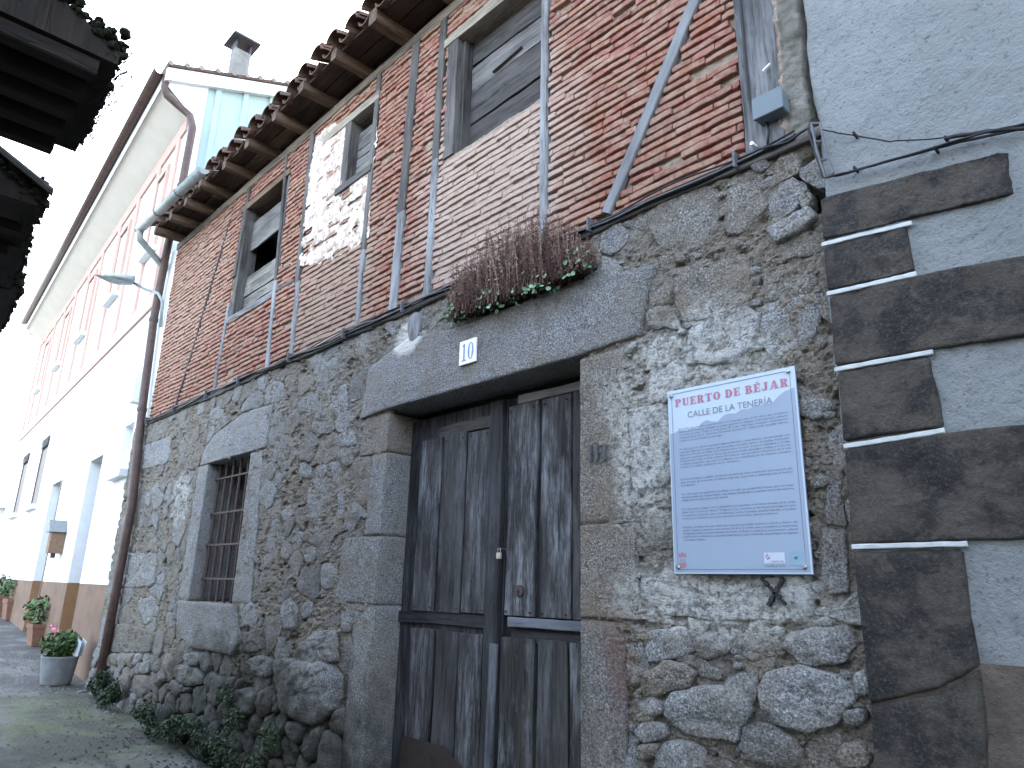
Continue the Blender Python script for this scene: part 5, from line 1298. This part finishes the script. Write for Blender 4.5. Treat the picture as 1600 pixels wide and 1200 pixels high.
for (u0, u1, z0, z1, dep, kd) in holes:
    b = MB(); zz = [z0, z1] if not (z0 < ZPl < z1) else [z0, ZPl, z1]
    for a_, c_ in zip(zz[:-1], zz[1:]):
        bb = MB()
        for u in (u0, u1): bb.add([LP(u, 0, a_), LP(u, -dep, a_), LP(u, -dep, c_), LP(u, 0, c_)], [(0, 1, 2, 3) if u == u0 else (3, 2, 1, 0)])
        if c_ == z1: bb.add([LP(u0, 0, z1), LP(u1, 0, z1), LP(u1, -dep, z1), LP(u0, -dep, z1)], [(0, 1, 2, 3)])
        if a_ == z0: bb.add([LP(u0, 0, z0), LP(u1, 0, z0), LP(u1, -dep, z0), LP(u0, -dep, z0)], [(3, 2, 1, 0)])
        bb.build('reveal', m_tan2 if c_ <= ZPl + .01 else m_white, wh)
    if kd == 'd':
        d_ = lbox('door', u0, u1, -dep, -dep - .05, z0, z1, m_shutter); 
        lbox('door_frame', u0 + .001, u0 + .06, .01, -.05, z0, z1, m_brownpipe, d_) if u0 > 4 else None
        lbox('door_frame', u0 + .1, u1 - .1, -dep + .012, -dep - .01, z0 + .3, z1 - .1, m_brownpipe, d_)
    else:
        w_ = lbox('window', u0, u1, -dep, -dep - .03, z0, z1, m_shutter if kd == 's' else m_white)
        lbox('sill', u0 - .12, u1 + .12, .10, -.02, z0 - .09, z0 - .002, m_white, w_)
        if kd == 's':
            lbox('shutter', u0 + .02, u1 - .02, -.02, -.06, z0 + .02, z1 - .22, m_shutter, w_)
            for k in range(5): lbox('rail', u0, u1, .03, .015, z1 - .20 + k * .04, z1 - .185 + k * .04, m_cap, w_)
            lbox('frame', u0, u0 + .05, -.0, -.08, z0, z1, m_brownpipe, w_); lbox('frame', u1 - .05, u1, -.0, -.08, z0, z1, m_brownpipe, w_)
# pink bands and uprights of the top floor
lbox('storey_band', .02, UL - .02, .03, 0, ZBd, ZBd + .24, m_pink)
lbox('top_band', .02, UL - .02, .03, 0, ZTw - .22, ZTw, m_pink)
for u in (.35, 1.35, 2.6, 3.9, 5.3, 6.6, 8.0, 9.4, 10.8, 12.2, 13.2): lbox('pink_upright', u - .09, u + .09, .034, 0, ZBd + .242, ZTw - .222, m_pink)
for (u0, u1) in ((.75, 1.2), (3.0, 3.6), (5.7, 6.3), (8.4, 9.0), (11.2, 11.8)):
    w_ = lbox('window', u0, u1, .012, .002, 6.2, 7.45, m_shutter); lbox('frame', u0 - .07, u1 + .07, .045, .0, 7.452, 7.54, m_pink, w_); lbox('frame', u0 - .07, u0, .045, .0, 6.2, 7.45, m_pink, w_); lbox('frame', u1, u1 + .07, .045, .0, 6.2, 7.45, m_pink, w_); lbox('sill', u0 - .1, u1 + .1, .10, .0, 6.12, 6.198, m_white, w_)
    lbox('pane', u0 + .04, u1 - .04, .022, .0125, 6.25, 7.4, m_white, w_)
# eave
OV = .42; ZEa = 8.0; zedge = 8.42
b = MB(); b.add([LP(-.02, 0, ZEa), LP(UL + .3, 0, ZEa), LP(UL + .3, OV, zedge - .10), LP(-.02, OV, zedge - .10)], [(0, 1, 2, 3)])
b.add([LP(-.02, 0, ZEa + .05), LP(UL + .3, 0, ZEa + .05), LP(UL + .3, OV, zedge - .05), LP(-.02, OV, zedge - .05)], [(3, 2, 1, 0)]); b.build('soffit', m_soffit, wh)
b = MB(); b.add([LP(-.03, OV, zedge - .14), LP(UL + .3, OV, zedge - .14), LP(UL + .3, OV + .01, zedge + .06), LP(-.03, OV + .01, zedge + .06)], [(0, 1, 2, 3)]); b.build('fascia', m_white, wh)
V, Fc = [], []; g0 = Vector(LP(-.04, OV + .07, zedge + .08)); g1 = Vector(LP(UL + .3, OV + .07, zedge + .08))
V, Fc = half_tube(tuple(g0), tuple(g1), .075); MB().add(V, Fc).build('gutter', m_brownpipe, wh, smooth=True)
b = MB(); b.add([LP(UL + .3, 0, ZEa), LP(UL + .3, OV, zedge - .1), LP(UL + .3, OV, zedge), LP(UL + .3, -.3, zedge)], [(0, 1, 2, 3)])
b.add([LP(UL, 0, ZEa - .6), LP(UL + .3, OV * .9, ZEa + .25), LP(UL + .3, 0, ZEa + .2)], [(0, 1, 2)]); b.build('eave_return', m_soffit, wh)
# gable wall of corrugated sheet, facing the old roof
gy0, gy1 = .06, 9.5; sl2 = .385
def rakez(y): return 8.55 + (y + .34) * sl2 if y < 4.6 else 8.55 + (4.94) * sl2 - (y - 4.6) * sl2
b = MB(); V = []; y = .17; k = 0; prof = []
while y < 9.3:
    for (dy, dxx) in ((0, 0), (.10, 0), (.115, .035), (.185, .035), (.20, 0)): prof.append((y + dy, dxx))
    y += .40
for (yy, dxx) in prof: V += [(CX + .01 + dxx, yy, 4.0), (CX + .01 + dxx, yy, rakez(yy) - .10)]
b.add(V, [(2 * i, 2 * i + 2, 2 * i + 3, 2 * i + 1) for i in range(len(prof) - 1)]); b.build('corrugated_sheet', m_sheetwall, wh)
b = MB(); ys_ = [0.0, .5, 4.6, 9.5]
b.add([(CX, 0, -.1), (CX, 9.5, -.1), (CX, 9.5, rakez(9.5) - .06), (CX, 4.6, rakez(4.6) - .06), (CX, 0, ZEa + .2)], [(0, 1, 2, 3, 4)]); b.build('gable_wall', m_white, wh)
b = MB(); b.add([(CX + .03, 0, 4.0), (CX + .03, .17, 4.0), (CX + .03, .17, rakez(.17) - .1), (CX + .03, -.42, rakez(-.42) - .1), (CX + .03, -.42, 8.32), (CX + .03, 0, ZEa)], [(0, 1, 2, 3, 4, 5)]); b.build('corner_board', m_white, wh)
b = MB(); 
for (ya, yb) in ((-.42, 4.6), (4.6, 9.6)):
    za, zb = rakez(ya), rakez(yb); b.add([(CX + .10, ya, za - .20), (CX + .10, yb, zb - .20), (CX + .10, yb, zb), (CX + .10, ya, za), (CX - .1, ya, za - .20), (CX - .1, yb, zb - .20), (CX - .1, yb, zb), (CX - .1, ya, za)], [(0, 1, 2, 3), (7, 6, 5, 4), (0, 4, 5, 1), (3, 2, 6, 7), (0, 3, 7, 4), (1, 5, 6, 2)])
b.build('barge_board', m_white, wh)
b = MB(); e0 = Vector(LP(UL + .3, 0, 0)); 
V = [(CX + .12, -.42, rakez(-.42) + .01), (CX + .12, 4.6, rakez(4.6) + .01), (CX + .12, 9.7, rakez(9.7) + .01)]; dxl = -UL - .4
V += [(v[0] + dxl, v[1] + .83, v[2]) for v in V]; b.add(V + [(v[0], v[1], v[2] + .05) for v in V], [(0, 1, 4, 3), (1, 2, 5, 4), (6, 9, 10, 7), (7, 10, 11, 8), (0, 6, 7, 1), (1, 7, 8, 2), (0, 3, 9, 6)])
wroof = b.build('roof', m_tile, wh)
y = -.40; k = 0
while y < 3.2:                                        # tile ends along the verge
    V, Fc = [], []; z_ = rakez(y) + .06
    mb = MB(); mb.tube([(CX + .14, y, z_), (CX - .4, y + .01, z_)], [.04, .035], 7); mb.build('roof_tile', m_chim, wroof); y += .21 + random.uniform(-.02, .02)
MB().box(CX - UL, CX, 9.4, 9.5, -.1, 8.3).build('back_wall', m_white, wh)
q = LP(UL, 0, 0); b = MB(); b.add([(q[0], q[1], -.1), (q[0], 9.5, -.1), (q[0], 9.5, 8.2), (q[0], 5.2, 10.2), (q[0], q[1], 8.1)], [(4, 3, 2, 1, 0)]); b.build('far_gable_wall', m_white, wh)
# chimney
cxx = -11.2; y0_, z0_ = HX(362, 122, cxx); y1_, z1_ = HX(392, 128, cxx); yt, zt_ = HX(378, 66, cxx)
chy = HX(377, 100, cxx)[0]; chw = abs(HX(390, 100, cxx)[0] - HX(362, 100, cxx)[0]) / 2 * .95; ztop_ = HX(378, 78, cxx)[1]
ch = MB().box(cxx - .2, cxx, chy - chw, chy + chw, z0_ - .8, ztop_).build('chimney', m_chim, wh)
b = MB(); c0 = HX(358, 77, cxx); c1 = HX(403, 72, cxx); cw = abs(c1[0] - c0[0]) / 2; b.box(cxx - .35, cxx + .15, chy - cw, chy + cw, ztop_ + .17, ztop_ + .20)
b.add([(cxx + .15, chy - cw, ztop_ + .205), (cxx + .15, chy + cw, ztop_ + .205), (cxx - .35, chy + cw, ztop_ + .205), (cxx - .35, chy - cw, ztop_ + .205), (cxx - .1, chy - .1, ztop_ + .42), (cxx - .1, chy + .1, ztop_ + .42)], [(0, 1, 5, 4), (1, 2, 5), (2, 3, 4, 5), (3, 0, 4)]); b.build('chimney_cap', m_cap, ch)
for s_ in (-1, 1): MB().box(cxx - .2, cxx, chy + s_ * chw - .03 * (s_ + 1) / 1 * .5 - .0, chy + s_ * chw + .03 * (1 - s_) * .5 + .0, ztop_ + .002, ztop_ + .168).build('cap_support', m_cap, ch)
# boxes on the corner of the white house
lbox('meter_box', -.0, .16, .10, .001, 3.75, 4.15, m_soffit)
# wooden birdhouse-like letter box
mbx = thing('wall_letter_box', 'small wooden box with a grey pitched top on the white wall', 'letter box', LP(3.62, .1, 1.95))
lbox('box_body', 3.50, 3.74, .20, .002, 1.95, 2.27, plain('brown_box_wood', (.19, .12, .075), .7), mbx); b = MB()
b.add([LP(3.45, .24, 2.272), LP(3.79, .24, 2.272), LP(3.62, .24, 2.46), LP(3.45, .0, 2.272), LP(3.79, .0, 2.272), LP(3.62, .0, 2.46)], [(0, 1, 2), (5, 4, 3), (0, 2, 5, 3), (1, 4, 5, 2), (0, 3, 4, 1)]); b.build('box_top', plain('grey_box_top', (.20, .215, .22), .6), mbx)
lbox('bottom_peg', 3.59, 3.65, .14, .08, 1.88, 1.949, m_brownpipe, mbx)

# far house beyond
fh = thing('distant_house', 'distant grey house at the end of the street', 'house', (-34, 2, 1.2))
MB().box(-40, -31, -1, 9, .5, 3.9).build('wall', m_farwall, fh)
b = MB(); b.add([(-30.6, -1.5, 3.9), (-30.6, 9.5, 3.9), (-40.4, 9.5, 3.9), (-40.4, -1.5, 3.9), (-35.5, -1.5, 4.9), (-35.5, 9.5, 4.9)], [(0, 1, 5, 4), (2, 3, 4, 5), (0, 4, 3), (1, 2, 5), (3, 2, 1, 0)]); b.build('roof', m_farwall, fh)

# ------------------------------------------------------------------ pots
def lathe(b, c, prof, n_=20, rnd=0.0):
    V = []; 
    for (r_, z_) in prof:
        for i in range(n_): a_ = 6.2832 * i / n_; V.append((c[0] + r_ * math.cos(a_), c[1] + r_ * math.sin(a_), c[2] + z_))
    b.add(V, [(k * n_ + i, k * n_ + (i + 1) % n_, (k + 1) * n_ + (i + 1) % n_, (k + 1) * n_ + i) for k in range(len(prof) - 1) for i in range(n_)] + [tuple(range(n_))[::-1]], rnd); return b
def geranium(parent, c, r, n_, flowers, size=.035):
    b = MB(); leafmass(b, (c[0], c[1], c[2] + r * .55), (r, r, r * .62), n_, size)
    for k in range(16): a_ = random.random() * 6.28; b.tube([(c[0], c[1], c[2] - .02), (c[0] + math.cos(a_) * r * .6, c[1] + math.sin(a_) * r * .6, c[2] + r * random.uniform(.4, 1))], .004, 4, .2)
    b.build('foliage', m_leaf, parent, kind='stuff'); 
    for (fx, fy, fz) in flowers:
        b = MB(); 
        for k in range(26):
            v = Vector((random.gauss(0, 1), random.gauss(0, 1), random.gauss(0, 1))).normalized() * .035; p = Vector((c[0] + fx, c[1] + fy, c[2] + fz)) + v; u = v.orthogonal().normalized() * .014; w_ = v.cross(u).normalized() * .014; b.add([p - u, p - w_, p + u, p + w_], [(0, 1, 2, 3)])
        b.build('flower_head', m_petal, parent)
def pot_at(px, py, y):
    x, z = W(px, py, y); return x
PG = [(85, 1072), (58, 1000), (20, 965)]
# big grey pot : on the ground where its base shows
def on_ground(px, py):
    r_ = ray(px, py); t = None; lo_, hi_ = 2., 60.
    for _ in range(60):
        mid = (lo_ + hi_) / 2; p = r_ * mid; 
        if p[2] + EYE > float(gz(p[0])): lo_ = mid
        else: hi_ = mid
    p = r_ * lo_; return float(p[0]), float(p[1] - DIST), float(gz(p[0]))
c = on_ground(86, 1070); dist = math.hypot(c[0], c[1] + DIST); R1 = 22 / F * dist * .74
pot = thing('flower_pot', 'large grey round pot of geraniums nearest the brown downpipe', 'plant pot', c)
hp = R1 * 2.1
lathe(MB(), c, [(R1 * .98, 0), (R1 * 1.05, hp * .1), (R1 * 1.16, hp * .5), (R1 * 1.27, hp * .93), (R1 * 1.31, hp), (R1 * 1.18, hp), (R1 * 1.15, hp * .92)]).build('pot_body', m_pot, pot, smooth=True)
lathe(MB(), (c[0], c[1], c[2] + hp * .93), [(R1 * 1.16, 0), (.001, .01)]).build('soil', m_soil, pot)
geranium(pot, (c[0] - .05, c[1], c[2] + hp), R1 * 1.5, 420, [(-.30, -.05, .30), (.05, -.1, .28)], .045)
b = MB(); b.add([(c[0] + R1 * .7, c[1] + .1, c[2] + hp), (c[0] + R1 * 1.5, c[1] + .12, c[2] + hp), (c[0] + R1 * 1.5, c[1] + .14, c[2] + hp + .16), (c[0] + R1 * .7, c[1] + .12, c[2] + hp + .2)], [(0, 1, 2, 3)]); 
b.add([(c[0] + R1 * .7, c[1] + .15, c[2] + hp), (c[0] + R1 * 1.5, c[1] + .17, c[2] + hp), (c[0] + R1 * 1.5, c[1] + .19, c[2] + hp + .16), (c[0] + R1 * .7, c[1] + .17, c[2] + hp + .2)], [(3, 2, 1, 0)]); b.build('pale_slate', m_whiteline, pot)
def boxpot(label, px, py, L, w_, h_, n_, dark, flowers=()):
    c = on_ground(px, py); t = thing('flower_pot', label, 'plant pot', c)
    b = MB(); V = []
    for (s_, z_) in ((.86, 0), (1, h_ * .8), (1.06, h_ * .8), (1.06, h_), (.93, h_), (.9, h_ * .85)):
        for (a_, d_) in ((-1, -1), (1, -1), (1, 1), (-1, 1)): V.append((c[0] + a_ * L / 2 * s_, c[1] + d_ * w_ / 2 * s_, c[2] + z_))
    b.add(V, [(k * 4 + i, k * 4 + (i + 1) % 4, (k + 1) * 4 + (i + 1) % 4, (k + 1) * 4 + i) for k in range(5) for i in range(4)] + [(3, 2, 1, 0)]); b.build('planter_box', dark, t)
    MB().box(c[0] - L * .44, c[0] + L * .44, c[1] - w_ * .44, c[1] + w_ * .44, c[2] + h_ * .8, c[2] + h_ * .9).build('soil', m_soil, t)
    geranium(t, (c[0], c[1], c[2] + h_), w_ * .85, n_, flowers, .05); return t
boxpot('square terracotta planter with a leafy plant behind the large grey pot', 66, 1008, .42, .42, .32, 320, m_terracotta)
boxpot('terracotta planter with green leaves, second furthest along the white wall', 22, 968, .5, .42, .40, 260, m_terracotta)
boxpot('furthest terracotta planter with a pink flower, cut by the photo edge', 1, 962, .5, .42, .42, 260, m_terracotta, [(-.1, -.1, .4), (.1, -.1, .3)])
# loose stones at the pipe foot
for k, (px, py, r) in enumerate(((147, 1085, .05), (132, 1082, .03), (125, 1083, .03), (205, 1100, .08), (228, 1120, .07))):
    c = on_ground(px, py); b = MB(); V = []; N = 8
    for j in range(5):
        ph = math.pi * j / 4; 
        for i in range(N): a_ = 6.2832 * i / N; rr = r * (1 + .2 * random.uniform(-1, 1)); V.append((c[0] + rr * 1.3 * math.sin(ph) * math.cos(a_), c[1] + rr * math.sin(ph) * math.sin(a_), c[2] + r * .4 + rr * .6 * math.cos(ph)))
    b.add(V, [(j * N + i, (j + 1) * N + i, (j + 1) * N + (i + 1) % N, j * N + (i + 1) % N) for j in range(4) for i in range(N)], .3)
    tag(b.build('loose_stone', m_granite, smooth=True), ['pale chipped stone at the foot of the brown downpipe', 'small flat pebble left of the downpipe foot', 'smallest pebble furthest left of the downpipe foot', 'loose stone among the green weeds by the wall', 'loose grey stone at the wall foot right of the weeds'][k], 'stone', 'loose stones at the wall foot')

b = MB()
for k in range(1500):
    x = random.uniform(-13, -3.2); y = -.12 - abs(random.gauss(0, .35)) if random.random() < .7 else random.uniform(-2.4, -.1); r = random.uniform(.005, .016) * (1 if random.random() < .93 else 2.0)
    zz = float(gz(x)); a0 = random.random() * 6
    V = [(x + r * random.uniform(.7, 1.3) * math.cos(a0 + t * 1.2566), y + r * random.uniform(.7, 1.3) * math.sin(a0 + t * 1.2566), zz) for t in range(5)] + [(x, y, zz + r * .8)]
    b.add(V, [(t, (t + 1) % 5, 5) for t in range(5)], random.uniform(.05, 1))
tag(b.build('gravel', m_granite, kind='stuff'), 'fine gravel and grit scattered along the foot of the stone wall', 'gravel')
b = MB()
for k in range(90):
    x = random.uniform(-11, -4); y = -.15 - abs(random.gauss(0, .4)); s_ = random.uniform(.008, .022); a0 = random.random() * 6; zz = float(gz(x)) + .018
    b.add([(x - s_ * math.cos(a0), y - s_ * math.sin(a0), zz), (x + s_ * .4 * math.sin(a0), y - s_ * .4 * math.cos(a0), zz + .006), (x + s_ * math.cos(a0), y + s_ * math.sin(a0), zz), (x - s_ * .4 * math.sin(a0), y + s_ * .4 * math.cos(a0), zz + .004)], [(0, 1, 2, 3)], random.uniform(.1, 1))
tag(b.build('leaf_litter', m_dry, kind='stuff'), 'dry brown leaf litter lying on the street by the wall', 'leaves')

# ================================================================== ROUGHCAST HOUSE (right)
rh = thing('roughcast_house', 'white roughcast house with brown painted quoins on the right', 'house', (.5, 0, 0))
RY = -.03
edge = [(W(1244, -60, RY)), W(1250, 0, RY), W(1264, 130, RY), W(1276, 190, RY), W(1286, 290, RY), W(1290, 460, RY), W(1303, 577, RY), W(1318, 693, RY), W(1331, 856, RY), W(1358, 1090, RY), W(1370, 1199, RY)]
ez_ = np.array([e[1] for e in edge][::-1]); ex_ = np.array([e[0] for e in edge][::-1])
def exf(z): return np.interp(z, ez_, ex_)
zs = np.arange(-.1, 4.4, .0095); tt = np.concatenate([np.arange(0, 1.0, .0095), np.linspace(1.0, 1.6, 10)])
Z, T = np.meshgrid(zs, tt, indexing='ij'); X = exf(Z) + .014 * fbm(Z * 9, Z * 0 + 3, 0, 71, 3) * np.exp(-T / .05) + T
Y = RY + .0055 * fbm(X * 28, Z * 28, 0, 72, 3) + .006 * fbm(X * 4, Z * 4, 0, 73, 3) + .03 * np.exp(-T / .006)
PLZ = W(1560, 1042, RY)[1]
b1, b2 = MB(), MB(); nx = len(tt)
V = np.stack([X, Y, Z], -1).reshape(-1, 3)
j, i = np.meshgrid(np.arange(len(zs) - 1), np.arange(nx - 1), indexing='ij'); q = np.stack([j * nx + i, j * nx + i + 1, (j + 1) * nx + i + 1, (j + 1) * nx + i], -1)
for bb, msk, nm, mm in ((b1, zs[:-1] >= PLZ, 'roughcast_wall', m_rough), (b2, zs[:-1] < PLZ, 'plinth_render', m_plinth)):
    qq = q[msk].reshape(-1, 4); used = np.unique(qq); mp = -np.ones(len(V), int); mp[used] = np.arange(len(used))
    bb.v = V[used].tolist(); bb.a = [0] * len(used); bb.f = mp[qq].tolist(); bb.build(nm, mm, rh, smooth=True)
def E2(z): return float(exf(z)) + .004
quo = [[(1283, 312), (1577, 237), (1585, 305), (1425, 343), (1286, 376)], [(1287, 388), (1418, 354), (1430, 425), (1293, 456)], [(1296, 465), (1430, 432), (1680, 385), (1680, 515), (1460, 547), (1305, 573)],
       [(1308, 584), (1455, 557), (1475, 668), (1320, 690)], [(1322, 703), (1475, 676), (1680, 655), (1680, 842), (1480, 846), (1332, 850)], [(1335, 862), (1505, 858), (1532, 1040), (1470, 1075), (1360, 1100)], [(1362, 1106), (1470, 1082), (1532, 1046), (1546, 1199), (1550, 1260), (1376, 1260)]]
for k, qd in enumerate(quo):
    poly = PX(qd, RY); stone_mesh(chaikin(poly, 1, .03), .011, 40, RY + .02, .014, .005, .007, 400 + k, .5, y0=RY - .004).build('quoin', m_quoin, rh, smooth=True)
for a_, c_ in (((1285, 383), (1425, 349)), ((1293, 461), (1432, 429)), ((1305, 579), (1458, 551)), ((1319, 697), (1476, 672)), ((1332, 856), (1512, 851))):
    p0, p1 = W(*a_, RY - .012), W(*c_, RY - .012); beam('white_joint_line', p0, p1, .017, .012, m_whiteline, rh, y=RY - .013, seg=14, jit=.002)
MB().box(XR + .02, 6, .05, 8, -.2, 7.5).build('house_body', m_white, rh)
MB().box(.62, 6, RY + .002, .049, -.2, 4.38).build('far_roughcast', m_rough, rh); MB().box(XR + .04, 6, RY + .002, .049, 4.40, 7.5).build('upper_roughcast', m_rough, rh)
b = MB(); b.add([(XR - .1, -.5, 7.5), (6.2, -.5, 7.5), (6.2, 4, 9.2), (XR - .1, 4, 9.2), (6.2, 8.4, 7.5), (XR - .1, 8.4, 7.5)], [(0, 1, 2, 3), (3, 2, 4, 5), (0, 3, 5), (1, 4, 2), (5, 4, 1, 0)]); b.build('roof', m_tile, rh)

# ================================================================== OPPOSITE HOUSE (dark eaves, top left)
oh = thing('opposite_house', 'dark old eaves with mossy tiles overhead on the left', 'house', (-4, -3.4, 0))
m_oppw = plain('opposite_stone_wall', (.20, .18, .155), .95, 0, 6, .35, .03)
MB().box(-7.4, -2.75, -6.8, -3.02, -.1, 3.75).build('wall', m_oppw, oh)
MB().box(-.6, 7.0, -9.5, -4.3, -.1, 5.2).build('wall', m_oppw, oh)  # unseen block behind the camera, added to cut skylight on the right
b = MB(); b.add([(-.8, -4.1, 5.2), (7.2, -4.1, 5.2), (7.2, -6.9, 6.4), (-.8, -6.9, 6.4), (7.2, -9.7, 5.2), (-.8, -9.7, 5.2)], [(3, 2, 1, 0), (5, 4, 2, 3), (0, 5, 3), (1, 2, 4), (0, 1, 4, 5)]); b.build('roof', m_tiledark, oh)  # roof over that added, unseen light-blocking mass
m_eaveblack = wood('near_black_eave_wood', (.008, .007, .006), (.028, .022, .018), .1)  # near-black wood colour for the opposite eaves
def eave(x0, x1, y0, y1, zb, m=m_eaveblack, sl_=.55):
    "eave wedge between x0 and x1 with outer edge y0 (at x0) to y1 (at x1)"
    yb = -3.3; b = MB()
    V = [(x0, y0, zb), (x1, y1, zb), (x1, yb, zb), (x0, yb, zb), (x0, y0, zb + .05), (x1, y1, zb + .05), (x1, yb, zb + .05 + (y1 - yb) * sl_), (x0, yb, zb + .05 + (y0 - yb) * sl_)]
    b.add(V, [(3, 2, 1, 0), (4, 5, 6, 7), (0, 1, 5, 4), (1, 2, 6, 5), (2, 3, 7, 6), (3, 0, 4, 7)]); rf = b.build('eave_roof', m, oh)
    x = min(x0, x1) + .07
    while x < max(x0, x1):
        t = (x - x0) / (x1 - x0); yy = y0 + (y1 - y0) * t
        b = MB(); dy = random.uniform(-.02, .05)
        for r_ in range(3):
            V, Fc = tile_mesh(x, 0, 0, .42, .09, .075, sl_, True); V = [(v[0], yy + dy - v[1] - r_ * .32, zb + .055 + v[2] + r_ * .32 * sl_) for v in V]; b.add(V, Fc)
        b.build('roof_tile', m_tiledark, rf); x += .20 + random.uniform(-.02, .02)
    b = MB()
    for k in range(int(abs(x1 - x0) * 1800)):
        t = random.random(); x = x0 + (x1 - x0) * t; yy = y0 + (y1 - y0) * t + random.uniform(-.06, .02) + abs(random.gauss(0, .02)) + .02 * math.sin(x * 23); zz = zb + random.uniform(-.01, .13); s_ = random.uniform(.003, .011)
        an = random.random() * 6.28; b.add([(x - s_, yy, zz), (x, yy + s_ * math.cos(an), zz + s_), (x + s_, yy, zz + s_ * math.sin(an)), (x, yy - s_, zz - s_)], [(0, 1, 2, 3)])
    def lump(x, y, z, r):
        V = []; N = 7
        for j in range(5):
            ph = math.pi * j / 4
            for i in range(N): a_ = 6.2832 * i / N; q = r * random.uniform(.75, 1.25); V.append((x + q * 1.2 * math.sin(ph) * math.cos(a_), y + q * math.sin(ph) * math.sin(a_), z + q * .8 * math.cos(ph)))
        b.add(V, [(j * N + i, (j + 1) * N + i, (j + 1) * N + (i + 1) % N, j * N + (i + 1) % N) for j in range(4) for i in range(N)])
    for k in range(int(abs(x1 - x0) * 260) + 40):
        t = random.random(); lump(x0 + (x1 - x0) * t, y0 + (y1 - y0) * t + random.uniform(-.12, .02), zb + random.uniform(.03, .17), random.uniform(.008, .026))
    xr = max(x0, x1); yr_ = y1 if x1 > x0 else y0
    for k in range(240): d_ = random.uniform(0, .9); lump(xr + random.uniform(-.03, .02), yr_ - d_, zb + .07 + d_ * sl_ + random.uniform(-.03, .035), random.uniform(.006, .022))
    b.build('moss', m_moss, rf, kind='stuff'); return rf
e1 = eave(-3.70, -2.88, -2.08, -2.12, 3.60)
eave(-4.44, -4.16, -2.12, -2.13, 3.47); eave(-5.05, -4.46, -2.06, -2.08, 3.58); eave(-5.9, -5.09, -1.98, -2.02, 3.57); eave(-7.3, -5.94, -1.84, -1.92, 3.57)
for k in range(5): beam('eave_rafter', (-3.65 + k * .18, -3.2, 3.56), (-3.65 + k * .18, -2.18, 3.56), .07, .07, m_eaveblack, oh, seg=3)
for k in range(8): beam('eave_rafter', (-7.2 + k * .42, -3.2, 3.53), (-7.2 + k * .42, -2.12, 3.53), .07, .07, m_eaveblack, oh, seg=3)
b = MB(); b.add([(-9.6, -9, -.1), (-9.6, -30, -.1), (20, -30, -.1), (20, -9, -.1)], [(0, 1, 2, 3)])
print('objects', len(bpy.data.objects), 'tris', sum(len(o.data.polygons) * 2 for o in bpy.data.objects if o.type == 'MESH'))
